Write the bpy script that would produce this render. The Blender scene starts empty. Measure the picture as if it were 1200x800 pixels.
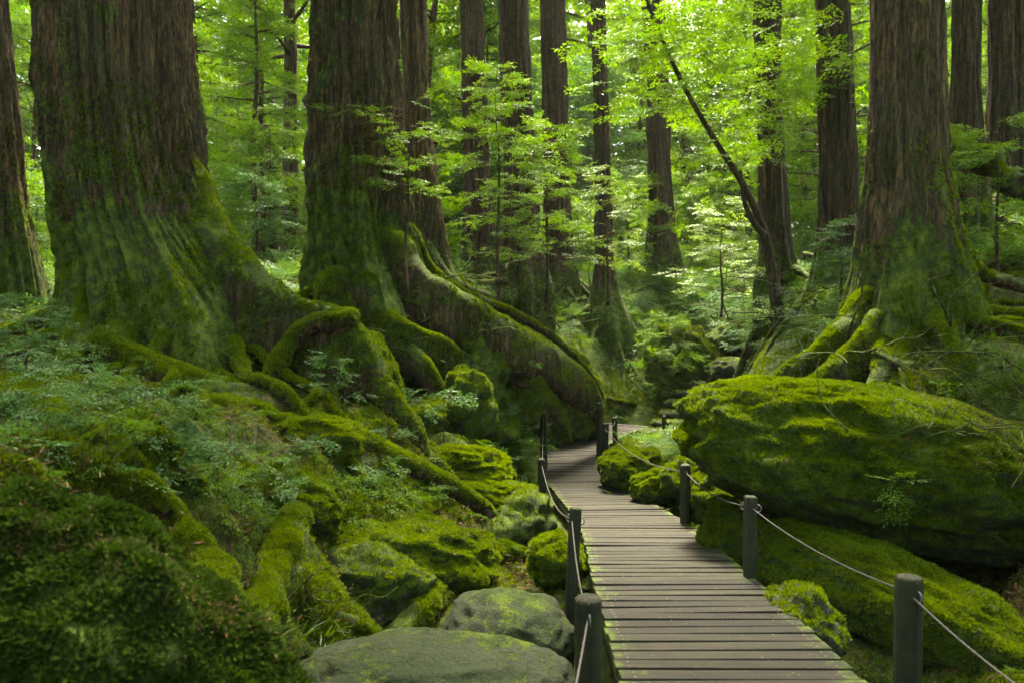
import bpy, math, random
import numpy as np
from mathutils import Vector, Matrix, Euler

rng = np.random.default_rng(7)
random.seed(7)
R = math.radians
SC = bpy.context.scene
COL = SC.collection

# ------------------------------------------------------------------ camera, sky, sun, exposure
CZ = 2.0                      # eye height above the scene's zero
FPX = 900.0                   # focal length for a picture 1200 wide
cam_d = bpy.data.cameras.new('camera'); cam = bpy.data.objects.new('camera', cam_d); COL.objects.link(cam)
cam.location = (0, 0, CZ); cam.rotation_euler = (R(90), 0, 0)
cam_d.sensor_width = 36.0; cam_d.lens = 36.0 * FPX / 1200.0
cam_d.clip_start = 0.05; cam_d.clip_end = 2000
cam_d.dof.use_dof = True; cam_d.dof.focus_distance = 8.5; cam_d.dof.aperture_fstop = 2.4
SC.camera = cam

SUN_EL, SUN_AZ = 63.0, 6.0     # azimuth from straight ahead (+Y), negative = towards the left
w = bpy.data.worlds.new('World'); SC.world = w; w.use_nodes = True
nt = w.node_tree; nt.nodes.clear()
sky = nt.nodes.new('ShaderNodeTexSky'); sky.sky_type = 'NISHITA'; sky.sun_disc = False
sky.sun_elevation = R(SUN_EL); sky.sun_rotation = R(SUN_AZ)
sky.air_density = 1.0; sky.dust_density = 6.0; sky.ozone_density = 1.0
bg = nt.nodes.new('ShaderNodeBackground'); bg.inputs['Strength'].default_value = 0.06
wo = nt.nodes.new('ShaderNodeOutputWorld')
nt.links.new(sky.outputs[0], bg.inputs[0]); nt.links.new(bg.outputs[0], wo.inputs[0])
sun_d = bpy.data.lights.new('sun', 'SUN'); sun = bpy.data.objects.new('sun', sun_d); COL.objects.link(sun)
sun_d.energy = 1.5; sun_d.angle = R(12); sun_d.color = (1.0, 0.93, 0.78)
sv = Vector((math.sin(R(SUN_AZ)) * math.cos(R(SUN_EL)), math.cos(R(SUN_AZ)) * math.cos(R(SUN_EL)), math.sin(R(SUN_EL))))
sun.rotation_euler = sv.to_track_quat('Z', 'Y').to_euler()
vs = SC.view_settings
vs.view_transform = 'Standard'; vs.look = 'None'; vs.exposure = 4.2; vs.gamma = 1.0; vs.use_curve_mapping = False
vs.use_white_balance = True; vs.white_balance_temperature = 7300; vs.white_balance_tint = 10
SC.render.engine = 'CYCLES'
cy = SC.cycles
cy.use_denoising = True
cy.max_bounces = 4; cy.diffuse_bounces = 2; cy.glossy_bounces = 1; cy.transmission_bounces = 3; cy.volume_bounces = 0
cy.transparent_max_bounces = 8; cy.sample_clamp_indirect = 6.0; cy.caustics_reflective = False; cy.caustics_refractive = False
cy.use_adaptive_sampling = True; cy.adaptive_threshold = 0.012

# ------------------------------------------------------------------ small helpers
def P(px, py, d):
    """a picture point at a chosen real distance d (metres ahead) -> world point"""
    return np.array(((px - 600) / FPX * d, d, CZ - (py - 400) / FPX * d))

def _hash(ix, iy, iz, seed):
    h = (ix.astype(np.int64) * 374761393 + iy.astype(np.int64) * 668265263 + iz.astype(np.int64) * 2147483647 + seed * 974634777) & 0xffffffff
    h = ((h ^ (h >> 13)) * 1274126177) & 0xffffffff
    h = (h ^ (h >> 16)) & 0xffffffff
    return h.astype(np.float64) / 4294967295.0

def vnoise(p, seed=0):
    p = np.asarray(p, float); i = np.floor(p).astype(np.int64); f = p - i
    u = f * f * f * (f * (f * 6 - 15) + 10)
    r = 0
    for dx in (0, 1):
        for dy in (0, 1):
            for dz in (0, 1):
                wgt = (u[..., 0] if dx else 1 - u[..., 0]) * (u[..., 1] if dy else 1 - u[..., 1]) * (u[..., 2] if dz else 1 - u[..., 2])
                r = r + wgt * _hash(i[..., 0] + dx, i[..., 1] + dy, i[..., 2] + dz, seed)
    return r * 2 - 1

def fbm(p, seed=0, octv=4, gain=0.5, lac=2.03):
    p = np.asarray(p, float); a = 1.0; s = 0; t = 0
    for k in range(octv):
        s = s + a * vnoise(p, seed + k * 17); t += a; a *= gain; p = p * lac
    return s / t

def smooth01(x, a, b):
    t = np.clip((x - a) / (b - a), 0, 1); return t * t * (3 - 2 * t)

def norm(v):
    return v / np.maximum(np.linalg.norm(v, axis=-1, keepdims=True), 1e-9)

def make_mesh(name, verts, faces, mat=None, smooth=True, attrs=None):
    """faces: int array (n,3) or (n,4) or a list of such arrays"""
    me = bpy.data.meshes.new(name)
    fl = faces if isinstance(faces, list) else [faces]
    verts = np.asarray(verts, np.float32)
    me.vertices.add(len(verts)); me.vertices.foreach_set('co', verts.ravel())
    loops = np.concatenate([f.ravel() for f in fl]).astype(np.int32)
    tot = np.concatenate([np.full(len(f), f.shape[1]) for f in fl]).astype(np.int32)
    st = np.concatenate(([0], np.cumsum(tot)[:-1])).astype(np.int32)
    me.loops.add(len(loops)); me.loops.foreach_set('vertex_index', loops)
    me.polygons.add(len(tot)); me.polygons.foreach_set('loop_start', st); me.polygons.foreach_set('loop_total', tot)
    if smooth: me.polygons.foreach_set('use_smooth', np.ones(len(tot), bool))
    me.update(calc_edges=True)
    if attrs:
        for k, v in attrs.items():
            a = me.attributes.new(k, 'FLOAT', 'POINT'); a.data.foreach_set('value', np.asarray(v, np.float32))
    if mat: me.materials.append(mat)
    return me

def obj(name, me, parent=None, loc=None):
    o = bpy.data.objects.new(name, me); COL.objects.link(o)
    if parent: o.parent = parent
    if loc is not None: o.location = loc
    return o

def tag(o, label=None, cat=None, group=None, kind=None):
    if label: o['label'] = label
    if cat: o['category'] = cat
    if group: o['group'] = group
    if kind: o['kind'] = kind
    return o

def empty(name, loc, label=None, cat=None, group=None):
    o = bpy.data.objects.new(name, None); COL.objects.link(o); o.location = loc
    o.empty_display_size = 0.2
    return tag(o, label, cat, group)

def copy_tree(o, parent=None):
    c = o.copy(); COL.objects.link(c); c.parent = parent
    for ch in o.children: copy_tree(ch, c)
    return c

class MB:
    """collects pieces of one mesh"""
    def __init__(s): s.v = []; s.f3 = []; s.f4 = []; s.n = 0
    def add(s, v, f):
        v = np.asarray(v, float); f = np.asarray(f, int) + s.n
        (s.f4 if f.shape[1] == 4 else s.f3).append(f); s.v.append(v); s.n += len(v)
    def mesh(s, name, mat, smooth=True):
        fl = ([np.concatenate(s.f4)] if s.f4 else []) + ([np.concatenate(s.f3)] if s.f3 else [])
        return make_mesh(name, np.concatenate(s.v), fl, mat, smooth)

def catmull(pts, n):
    pts = np.asarray(pts, float)
    p = np.vstack([2 * pts[0] - pts[1], pts, 2 * pts[-1] - pts[-2]])
    seg = len(pts) - 1
    t = np.linspace(0, seg, n); k = np.minimum(t.astype(int), seg - 1); u = (t - k)[:, None]
    a, b, c, d = p[k], p[k + 1], p[k + 2], p[k + 3]
    return 0.5 * ((2 * b) + (-a + c) * u + (2 * a - 5 * b + 4 * c - d) * u ** 2 + (-a + 3 * b - 3 * c + d) * u ** 3)

def tube(pts, radii, nseg=8, n=None, rough=0.0, rscale=3.0, seed=0, squash=1.0, curve=True):
    """tapered tube along a smooth line: verts, quads (closed with end fans as degenerate-free quads)"""
    pts = np.asarray(pts, float)
    n = n or max(4, len(pts) * 5)
    if curve and len(pts) > 2: c = catmull(pts, n)
    else:
        t = np.linspace(0, len(pts) - 1, n); c = np.stack([np.interp(t, np.arange(len(pts)), pts[:, k]) for k in range(3)], 1)
    r = np.interp(np.linspace(0, 1, n), np.linspace(0, 1, len(radii)), radii)
    tg = norm(np.gradient(c, axis=0))
    N = np.zeros_like(c)
    ref = np.array((0, 0, 1.0)) if abs(tg[0][2]) < 0.9 else np.array((1.0, 0, 0))
    v = ref - tg[0] * ref.dot(tg[0]); N[0] = v / np.linalg.norm(v)
    for i in range(1, n):
        v = N[i - 1] - tg[i] * N[i - 1].dot(tg[i]); N[i] = v / max(np.linalg.norm(v), 1e-9)
    B = np.cross(tg, N)
    th = np.arange(nseg) / nseg * 2 * math.pi
    ring = (N[:, None] * (np.cos(th) * squash)[None, :, None] + B[:, None] * np.sin(th)[None, :, None])
    V = c[:, None] + ring * r[:, None, None]
    if rough:
        nz = fbm(V * rscale, seed, 3)
        V = V + ring * (nz * rough)[..., None] * np.minimum(1, r / max(r.max(), 1e-6))[:, None, None]
    V = V.reshape(-1, 3)
    i = np.arange(n - 1)[:, None] * nseg; j = np.arange(nseg)[None]; j2 = (j + 1) % nseg
    F = np.stack([i + j, i + j2, i + nseg + j2, i + nseg + j], -1).reshape(-1, 4)
    # flat ends
    V = np.vstack([V, c[0], c[-1]])
    a, b = len(V) - 2, len(V) - 1
    jj = np.arange(nseg); f3 = np.concatenate([np.stack([np.full(nseg, a), (jj + 1) % nseg, jj], 1),
                                               np.stack([np.full(nseg, b), (n - 1) * nseg + jj, (n - 1) * nseg + (jj + 1) % nseg], 1)])
    return V, F, f3

def add_tube(mb, *a, **k):
    V, F, f3 = tube(*a, **k)
    f = np.asarray(F) + mb.n; g = np.asarray(f3) + mb.n
    mb.f4.append(f); mb.f3.append(g); mb.v.append(V); mb.n += len(V)

def tri_data(me, mw=None):
    me.calc_loop_triangles()
    n = len(me.loop_triangles); t = np.empty(n * 3, np.int32); me.loop_triangles.foreach_get('vertices', t)
    v = np.empty(len(me.vertices) * 3, np.float32); me.vertices.foreach_get('co', v); v = v.reshape(-1, 3).astype(float)
    return v, t.reshape(-1, 3)

def sample_surface(me, n, wfun=None, sd=1):
    """n random points on a mesh with normals; wfun(centre, normal) weights the triangles"""
    g = np.random.default_rng(sd)
    v, t = tri_data(me)
    a, b, c = v[t[:, 0]], v[t[:, 1]], v[t[:, 2]]
    cr = np.cross(b - a, c - a); ar = np.linalg.norm(cr, axis=1) * 0.5; nn = norm(cr)
    wt = ar.copy()
    if wfun is not None: wt = wt * np.clip(wfun((a + b + c) / 3, nn), 0, None)
    s = wt.sum()
    if s <= 0: return np.zeros((0, 3)), np.zeros((0, 3))
    k = g.choice(len(t), n, p=wt / s)
    u = g.random(n); q = g.random(n); fl = u + q > 1; u[fl] = 1 - u[fl]; q[fl] = 1 - q[fl]
    p = a[k] + (b[k] - a[k]) * u[:, None] + (c[k] - a[k]) * q[:, None]
    return p, nn[k]

# ------------------------------------------------------------------ materials
def new_mat(name):
    m = bpy.data.materials.new(name); m.use_nodes = True; t = m.node_tree; t.nodes.clear()
    out = t.nodes.new('ShaderNodeOutputMaterial')
    return m, t, out

class NT:
    def __init__(s, t): s.t = t
    def n(s, kind, **kw):
        nd = s.t.nodes.new(kind)
        for k, v in kw.items():
            if k in nd.inputs and not hasattr(nd, k): nd.inputs[k].default_value = v
            else: setattr(nd, k, v)
        return nd
    def link(s, a, b): s.t.links.new(a, b)
    def coords(s, kind='Object', scale=(1, 1, 1)):
        tc = s.n('ShaderNodeTexCoord'); mp = s.n('ShaderNodeMapping'); mp.inputs['Scale'].default_value = scale
        s.link(tc.outputs[kind], mp.inputs[0]); return mp.outputs[0]
    def pos(s, scale=(1, 1, 1)):
        g = s.n('ShaderNodeNewGeometry'); mp = s.n('ShaderNodeMapping'); mp.inputs['Scale'].default_value = scale
        s.link(g.outputs['Position'], mp.inputs[0]); return mp.outputs[0]
    def noise(s, vec, scale=5, detail=4, rough=0.6, dist=0.0):
        nd = s.n('ShaderNodeTexNoise'); nd.inputs['Scale'].default_value = scale; nd.inputs['Detail'].default_value = detail
        nd.inputs['Roughness'].default_value = rough; nd.inputs['Distortion'].default_value = dist
        s.link(vec, nd.inputs['Vector']); return nd.outputs['Fac']
    def ramp(s, fac, stops):
        r = s.n('ShaderNodeValToRGB'); e = r.color_ramp.elements
        while len(e) > 1: e.remove(e[0])
        e[0].position = stops[0][0]; e[0].color = (*stops[0][1], 1)
        for p, c in stops[1:]:
            x = e.new(p); x.color = (*c, 1)
        s.link(fac, r.inputs[0]); return r.outputs[0]
    def math(s, op, a, b=None, clamp=False):
        m = s.n('ShaderNodeMath'); m.operation = op; m.use_clamp = clamp
        for i, x in enumerate((a, b)):
            if x is None: continue
            if isinstance(x, (int, float)): m.inputs[i].default_value = x
            else: s.link(x, m.inputs[i])
        return m.outputs[0]
    def maprange(s, x, a, b, c=0.0, d=1.0):
        m = s.n('ShaderNodeMapRange'); m.clamp = True; m.interpolation_type = 'SMOOTHSTEP'
        s.link(x, m.inputs[0]); m.inputs[1].default_value = a; m.inputs[2].default_value = b; m.inputs[3].default_value = c; m.inputs[4].default_value = d
        return m.outputs[0]
    def mix(s, fac, a, b):
        m = s.n('ShaderNodeMix'); m.data_type = 'RGBA'
        for sk, x in ((m.inputs[0], fac), (m.inputs[6], a), (m.inputs[7], b)):
            if isinstance(x, (int, float)): sk.default_value = x
            elif isinstance(x, tuple): sk.default_value = (*x, 1)
            else: s.link(x, sk)
        return m.outputs[2]
    def bump(s, h, strength=0.5, dist=0.02, normal=None):
        b = s.n('ShaderNodeBump'); b.inputs['Strength'].default_value = strength; b.inputs['Distance'].default_value = dist
        s.link(h, b.inputs['Height'])
        if normal: s.link(normal, b.inputs['Normal'])
        return b.outputs[0]

def bsdf(N, out, col, rough=0.8, normal=None, spec=0.3, rough_sock=None):
    b = N.n('ShaderNodeBsdfPrincipled')
    if isinstance(col, tuple): b.inputs['Base Color'].default_value = (*col, 1)
    else: N.link(col, b.inputs['Base Color'])
    b.inputs['Roughness'].default_value = rough
    if rough_sock: N.link(rough_sock, b.inputs['Roughness'])
    b.inputs['Specular IOR Level'].default_value = spec
    if normal: N.link(normal, b.inputs['Normal'])
    N.link(b.outputs[0], out.inputs[0]); return b

MOSS = [(0.40, (0.008, 0.018, 0.002)), (0.5, (0.050, 0.088, 0.003)), (0.61, (0.145, 0.205, 0.006))]

def moss_color(N, vec, scale=9.0):
    f = N.noise(vec, scale, 6, 0.7); f2 = N.noise(vec, scale * 11, 3, 0.7)
    f = N.math('ADD', N.math('MULTIPLY', f, .55), N.math('MULTIPLY', f2, .45))
    return N.ramp(f, MOSS)

def mossy_material(name, base_fn, bias=0.0, up=1.0, nscale=2.2, use_attr=False, bump_fn=None):
    """a base surface with moss growing where it faces up, in patches"""
    m, t, out = new_mat(name); N = NT(t)
    vec = N.pos()
    base, bh = base_fn(N, vec)
    mc = moss_color(N, vec, 7.0)
    g = N.n('ShaderNodeNewGeometry'); sx = N.n('ShaderNodeSeparateXYZ'); N.link(g.outputs['Normal'], sx.inputs[0])
    patch = N.noise(vec, nscale, 6, 0.65)
    f = N.math('MULTIPLY', sx.outputs['Z'], 0.55 * up)
    f = N.math('ADD', f, N.math('MULTIPLY', N.math('SUBTRACT', patch, 0.5), 1.9))
    if use_attr:
        at = N.n('ShaderNodeAttribute'); at.attribute_name = 'moss'
        f = N.math('ADD', f, at.outputs['Fac'])
    f = N.math('ADD', f, bias)
    f = N.math('ADD', f, N.math('MULTIPLY', N.math('SUBTRACT', N.noise(vec, nscale * 9, 5, 0.75), 0.5), 1.9))
    fac = N.maprange(f, 0.05, 0.22)
    col = N.mix(fac, base, mc)
    mh = N.noise(vec, 55, 5, 0.75)
    mm = N.n('ShaderNodeMix'); mm.data_type = 'FLOAT'; N.link(fac, mm.inputs[0]); N.link(bh, mm.inputs[2]); N.link(mh, mm.inputs[3])
    nrm = N.bump(mm.outputs[0], 1.0, 0.05)
    b = bsdf(N, out, col, 0.85, nrm, 0.25)
    return m

def base_rock(N, vec):
    f = N.noise(vec, 3.0, 8, 0.65); f2 = N.noise(vec, 40, 4, 0.7)
    c = N.ramp(f, [(0.3, (0.020, 0.025, 0.014)), (0.55, (0.048, 0.056, 0.030)), (0.72, (0.085, 0.092, 0.055))])
    c = N.mix(N.maprange(f2, 0.45, 0.75, 0, 0.5), c, (0.03, 0.035, 0.02))
    return c, N.math('ADD', f, N.math('MULTIPLY', f2, 0.4))

def base_soil(N, vec):
    f = N.noise(vec, 6.0, 8, 0.7); f2 = N.noise(vec, 60, 4, 0.7)
    c = N.ramp(f, [(0.3, (0.016, 0.011, 0.007)), (0.5, (0.05, 0.028, 0.014)), (0.7, (0.11, 0.060, 0.028))])
    return c, N.math('ADD', f, N.math('MULTIPLY', f2, 0.6))

def make_base_bark(dark=1.0, red=1.0):
    def fn(N, vec):
        v = N.pos((14, 14, 0.8)); v2 = N.pos((42, 42, 2.2))
        f = N.noise(v, 1.0, 8, 0.7, 0.4); f2 = N.noise(v2, 1.0, 4, 0.65); f3 = N.noise(vec, 0.8, 3, 0.5)
        k = dark * .85
        c = N.ramp(f, [(0.36, (0.012 * k, 0.008 * k, 0.004 * k)), (0.48, (0.092 * k * red, 0.055 * k, 0.014 * k)), (0.58, (0.23 * k, 0.138 * k, 0.052 * k)), (0.7, (0.36 * k, 0.27 * k, 0.13 * k))])
        c = N.mix(N.maprange(f3, 0.4, 0.65, 0, 0.55), c, N.ramp(f2, [(0.3, (0.03 * k, 0.022 * k, 0.008 * k)), (0.7, (0.17 * k, 0.125 * k, 0.05 * k))]))
        f4 = N.noise(N.pos((2.2, 2.2, .7)), 1.0, 4, 0.6)
        c = N.mix(N.maprange(f4, 0.42, 0.66, 0, 0.6), c, (0.038 * k / .62, 0.042 * k / .62, 0.010 * k / .62))
        f5 = N.noise(N.pos((1.6, 1.6, .35)), 1.0, 3, 0.5)
        c = N.mix(N.maprange(f5, 0.50, 0.66, 0, 0.4), c, N.ramp(f, [(0.35, (0.022, 0.010, 0.004)), (0.65, (0.13 * red, 0.062, 0.024))]))
        f6 = N.noise(N.pos((30, 30, 7)), 1.0, 5, 0.7, 0.6)
        c = N.mix(N.maprange(f6, 0.38, 0.60, 0.75, 0.0), c, (0.012 * k, 0.008 * k, 0.004 * k))
        c = N.mix(N.maprange(f6, 0.60, 0.72, 0.0, 0.5), c, (0.34 * k, 0.25 * k, 0.12 * k))
        return c, N.math('ADD', N.math('ADD', N.math('MULTIPLY', f, 1.0), N.math('MULTIPLY', f2, 0.5)), f6)
    return fn

M = {}
M['rock'] = mossy_material('mossy_rock', base_rock, bias=0.35, up=1.0)
M['rock_bare'] = mossy_material('damp_rock', base_rock, bias=-0.28, up=0.8)
def base_film(N, vec):
    c, h = base_rock(N, vec); f = N.noise(vec, 1.6, 5, 0.6); f2 = N.noise(vec, 90, 3, 0.6)
    c = N.mix(N.maprange(f, 0.38, 0.62, 0.55, 1.0), c, N.ramp(f2, [(0.35, (0.008, 0.015, 0.003)), (0.65, (0.026, 0.040, 0.009))]))
    return c, h
M['rock_film'] = mossy_material('algae_filmed_rock', base_film, bias=-0.26, up=0.6)
M['rock_full'] = mossy_material('moss_covered_rock', base_rock, bias=0.62, up=0.9)
M['soil'] = mossy_material('forest_soil', base_soil, bias=0.40, up=0.5, nscale=1.3)
M['bark'] = mossy_material('mossy_bark', make_base_bark(), bias=-0.25, up=0.9, use_attr=True)
M['bark_far'] = mossy_material('dark_bark', make_base_bark(0.7, 1.0), bias=-0.35, up=0.9, use_attr=True)
M['root'] = mossy_material('mossy_root_bark', make_base_bark(0.85), bias=0.10, up=1.3)
M['twig'] = mossy_material('twig_bark', make_base_bark(0.9), bias=-0.4, up=0.6)

def leaf_mat(name, a, b, trans=0.45, gloss=0.16, rough=0.42):
    m, t, out = new_mat(name); N = NT(t)
    g = N.n('ShaderNodeNewGeometry'); oi = N.n('ShaderNodeObjectInfo')
    r = N.math('FRACT', N.math('ADD', g.outputs['Random Per Island'], N.math('MULTIPLY', oi.outputs['Random'], 0.37)))
    patch = N.noise(N.pos(), 1.1, 2, 0.5)
    f = N.math('ADD', N.math('MULTIPLY', r, 0.6), N.math('MULTIPLY', N.maprange(patch, 0.3, 0.7), 0.4))
    c = N.mix(f, a, b)
    d = N.n('ShaderNodeBsdfDiffuse'); N.link(c, d.inputs[0])
    tr = N.n('ShaderNodeBsdfTranslucent')
    hs = N.n('ShaderNodeHueSaturation'); hs.inputs['Hue'].default_value = 0.495; hs.inputs['Saturation'].default_value = 1.1; hs.inputs['Value'].default_value = 1.5
    N.link(c, hs.inputs['Color']); N.link(hs.outputs[0], tr.inputs[0])
    mx = N.n('ShaderNodeMixShader'); mx.inputs[0].default_value = trans
    N.link(d.outputs[0], mx.inputs[1]); N.link(tr.outputs[0], mx.inputs[2])
    gl = N.n('ShaderNodeBsdfGlossy'); gl.inputs['Roughness'].default_value = rough; gl.inputs[0].default_value = (0.9, 1.0, 0.95, 1)
    fr = N.n('ShaderNodeFresnel'); fr.inputs[0].default_value = 1.4
    m2 = N.n('ShaderNodeMixShader'); N.link(N.math('MULTIPLY', fr.outputs[0], gloss, True), m2.inputs[0])
    N.link(mx.outputs[0], m2.inputs[1]); N.link(gl.outputs[0], m2.inputs[2]); N.link(m2.outputs[0], out.inputs[0])
    return m

M['leaf_bright'] = leaf_mat('bright_leaf', (0.042, 0.112, 0.006), (0.105, 0.185, 0.009), 0.5)
M['leaf_mid'] = leaf_mat('green_leaf', (0.034, 0.088, 0.005), (0.085, 0.158, 0.008), 0.5, .1)
M['leaf_blue'] = leaf_mat('blue_green_leaf', (0.026, 0.072, 0.016), (0.062, 0.138, 0.026), 0.45, 0.18)
M['leaf_dark'] = leaf_mat('dark_leaf', (0.020, 0.050, 0.010), (0.050, 0.095, 0.018), 0.4)
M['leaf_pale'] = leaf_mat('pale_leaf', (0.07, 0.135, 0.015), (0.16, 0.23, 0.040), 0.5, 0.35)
M['moss_tuft'] = leaf_mat('moss_blade', (0.028, 0.058, 0.002), (0.150, 0.215, 0.006), 0.4, 0.03, 0.6)
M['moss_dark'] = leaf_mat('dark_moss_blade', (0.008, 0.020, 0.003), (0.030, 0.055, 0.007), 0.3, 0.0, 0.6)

def litter_mat():
    m, t, out = new_mat('dead_needles'); N = NT(t)
    oi = N.n('ShaderNodeObjectInfo'); g = N.n('ShaderNodeNewGeometry')
    r = N.math('FRACT', N.math('ADD', g.outputs['Random Per Island'], oi.outputs['Random']))
    c = N.ramp(r, [(0.0, (0.018, 0.006, 0.002)), (0.5, (0.050, 0.019, 0.005)), (0.88, (0.085, 0.040, 0.011)), (1.0, (0.17, 0.11, 0.045))])
    bsdf(N, out, c, 0.8, None, 0.2); return m
M['litter'] = litter_mat()

def wood_mat(name, k=1.0, moss_edge=True, axis='X'):
    m, t, out = new_mat(name); N = NT(t)
    oi = N.n('ShaderNodeObjectInfo')
    tc = N.n('ShaderNodeTexCoord'); mp = N.n('ShaderNodeMapping'); mp.inputs['Scale'].default_value = (2.0, 40, 40) if axis == 'X' else (40, 40, 2.0)
    N.link(tc.outputs['Object'], mp.inputs[0])
    ad = N.n('ShaderNodeVectorMath'); ad.operation = 'ADD'; N.link(mp.outputs[0], ad.inputs[0])
    cm = N.n('ShaderNodeCombineXYZ'); N.link(N.math('MULTIPLY', oi.outputs['Random'], 91.0), cm.inputs[0]); N.link(N.math('MULTIPLY', oi.outputs['Random'], 37.0), cm.inputs[1])
    N.link(cm.outputs[0], ad.inputs[1])
    f = N.noise(ad.outputs[0], 1.0, 6, 0.6, 0.3)
    vec = N.pos()
    blot = N.noise(vec, 5.0, 5, 0.65)
    c = N.ramp(f, [(0.25, (0.045 * k, 0.041 * k, 0.022 * k)), (0.5, (0.104 * k, 0.101 * k, 0.047 * k)), (0.75, (0.185 * k, 0.18 * k, 0.088 * k))])
    c = N.mix(N.maprange(blot, 0.40, 0.66, 0, 0.75), c, (0.060 * k, 0.068 * k, 0.030 * k))
    # each board weathered a little differently
    hv = N.n('ShaderNodeHueSaturation'); N.link(c, hv.inputs['Color']); N.link(N.maprange(oi.outputs['Random'], 0, 1, 0.55, 1.3), hv.inputs['Value'])
    c = hv.outputs[0]
    speck = N.noise(vec, 70, 2, 0.5)
    c = N.mix(N.maprange(speck, 0.70, 0.76, 0, 0.8), c, (0.30, 0.27, 0.13))
    if moss_edge:
        sx = N.n('ShaderNodeSeparateXYZ'); N.link(tc.outputs['Object'], sx.inputs[0])
        e = N.math('ABSOLUTE', sx.outputs['X'])
        nz = N.noise(vec, 6.0, 5, 0.7)
        e = N.math('ADD', e, N.math('MULTIPLY', N.math('SUBTRACT', nz, 0.5), 0.55))
        mf = N.maprange(e, 0.42, 0.56, 0, 0.8)
        c = N.mix(mf, c, moss_color(N, vec, 14))
    else:
        nz = N.noise(vec, 9.0, 5, 0.7)
        c = N.mix(N.maprange(nz, 0.42, 0.66, 0, 0.75), c, (0.022, 0.034, 0.007))
    nrm = N.bump(N.math('ADD', f, N.math('MULTIPLY', speck, 0.3)), 0.6 if moss_edge else 1.0, 0.006 if moss_edge else 0.014)
    bsdf(N, out, c, 0.74, nrm, 0.22)
    return m
M['plank'] = wood_mat('weathered_plank', .165)
M['post'] = wood_mat('weathered_post', 0.27, False, 'Z')
M['beam'] = wood_mat('dark_beam', 0.5, False, 'X')

def simple_mat(name, col, rough=0.7, sc=80):
    m, t, out = new_mat(name); N = NT(t); f = N.noise(N.pos(), sc, 4, 0.6)
    c = N.ramp(f, [(0.3, tuple(x * 0.6 for x in col)), (0.7, tuple(min(1, x * 1.3) for x in col))])
    bsdf(N, out, c, rough, N.bump(f, 0.5, 0.004)); return m
M['rope'] = simple_mat('grey_rope', (0.055, 0.053, 0.042), 0.8)
M['iron'] = simple_mat('dull_iron', (0.10, 0.10, 0.09), 0.5)

# ------------------------------------------------------------------ boardwalk line (needed by the ground)
WALK = np.array([  # x, y, z of the deck centre, width
    (1.02, 1.2, CZ - 1.700, 1.25),
    (1.10, 2.5, CZ - 1.705, 1.25),
    (1.173, 3.88, CZ - 1.724, 1.25),
    (1.243, 5.86, CZ - 1.823, 1.25),
    (1.340, 8.5, CZ - 2.010, 1.22),
    (1.170, 11.2, CZ - 2.170, 1.12),
    (1.020, 13.4, CZ - 2.260, 1.08),
    (1.230, 15.4, CZ - 2.190, 1.10),
    (1.90, 16.9, CZ - 2.060, 1.10),
    (2.75, 17.9, CZ - 1.920, 1.10)])
WC = catmull(WALK, 400)
seg = np.linalg.norm(np.diff(WC[:, :3], axis=0), axis=1); WS = np.concatenate(([0], np.cumsum(seg)))
def walk_at(s):
    return np.array([np.interp(s, WS, WC[:, k]) for k in range(4)])
def walk_dist(x, y):
    """horizontal distance to the walk's centre line and the deck height there"""
    pts = WC[::5]
    d2 = (x[..., None] - pts[:, 0]) ** 2 + (y[..., None] - pts[:, 1]) ** 2
    k = d2.argmin(-1)
    return np.sqrt(np.take_along_axis(d2, k[..., None], -1)[..., 0]), pts[k, 2]

# ------------------------------------------------------------------ ground
GC = [  # (px, py, distance) of ground seen in the picture
    # left bank
    (-250, 560, 3.2), (0, 640, 3.0), (150, 660, 3.1), (250, 740, 3.2), (300, 800, 3.3),
    (-150, 470, 5.0), (0, 480, 5.2), (0, 560, 3.7), (110, 545, 4.3), (210, 570, 4.5), (200, 480, 7.0), (60, 440, 8.0), (-150, 380, 9.0),
    (330, 610, 5.2), (300, 520, 6.6), (400, 545, 7.0), (400, 610, 6.0), (500, 560, 8.0), (480, 620, 6.8), (560, 555, 9.2), (615, 590, 9.3),
    (430, 490, 8.8), (300, 440, 8.8), (200, 430, 9.2), (500, 500, 10.5), (590, 540, 11.5), (380, 400, 11), (60, 380, 11.5),
    # hollow at the foot of the bank
    (340, 730, 5.0), (450, 705, 5.7), (560, 690, 6.6), (640, 690, 6.5), (400, 790, 4.4), (330, 800, 3.7), (660, 790, 4.4), (600, 640, 8.2), (540, 800, 4.1),
    # beneath tree three and the big root
    (450, 380, 12.2), (520, 380, 13), (600, 430, 14), (650, 480, 14.2), (690, 500, 15), (560, 350, 16),
    # middle distance
    (700, 438, 19.0), (745, 450, 20.0), (712, 385, 21.0), (610, 368, 17.6), (910, 352, 17.4), (985, 360, 15.3), (908, 362, 15.9), (770, 330, 24.5), (820, 400, 22), (760, 330, 26), (850, 345, 24), (900, 370, 19), (640, 345, 22), (480, 335, 19), (300, 330, 20), (240, 320, 26),
    (870, 445, 19), (830, 480, 17), (850, 470, 15), (865, 462, 17), (930, 432, 13.5), (890, 420, 20.5), (780, 535, 14.5), (730, 560, 12), (800, 590, 9.8), (850, 640, 7.5), (900, 720, 5.8), (980, 790, 4.9),
    # right bank
    (900, 470, 11.0), (960, 440, 10.0), (1060, 405, 9.2), (1140, 420, 8.6), (1200, 440, 7.6), (1180, 330, 10.5), (1330, 380, 9), (1010, 330, 13.5), (1200, 250, 14), (1100, 330, 13),
    (1150, 500, 7.4), (1290, 520, 6.0), (1100, 690, 6.8), (1200, 730, 5.4), (1080, 800, 4.6), (1250, 800, 4.6), (1000, 640, 7.4), (1180, 620, 7.2),
]
GP = [P(*c) for c in GC]
for s in np.linspace(0, WS[-1], 16):
    a = walk_at(s); GP.append(np.array((a[0], a[1], a[2] - 0.45)))
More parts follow.
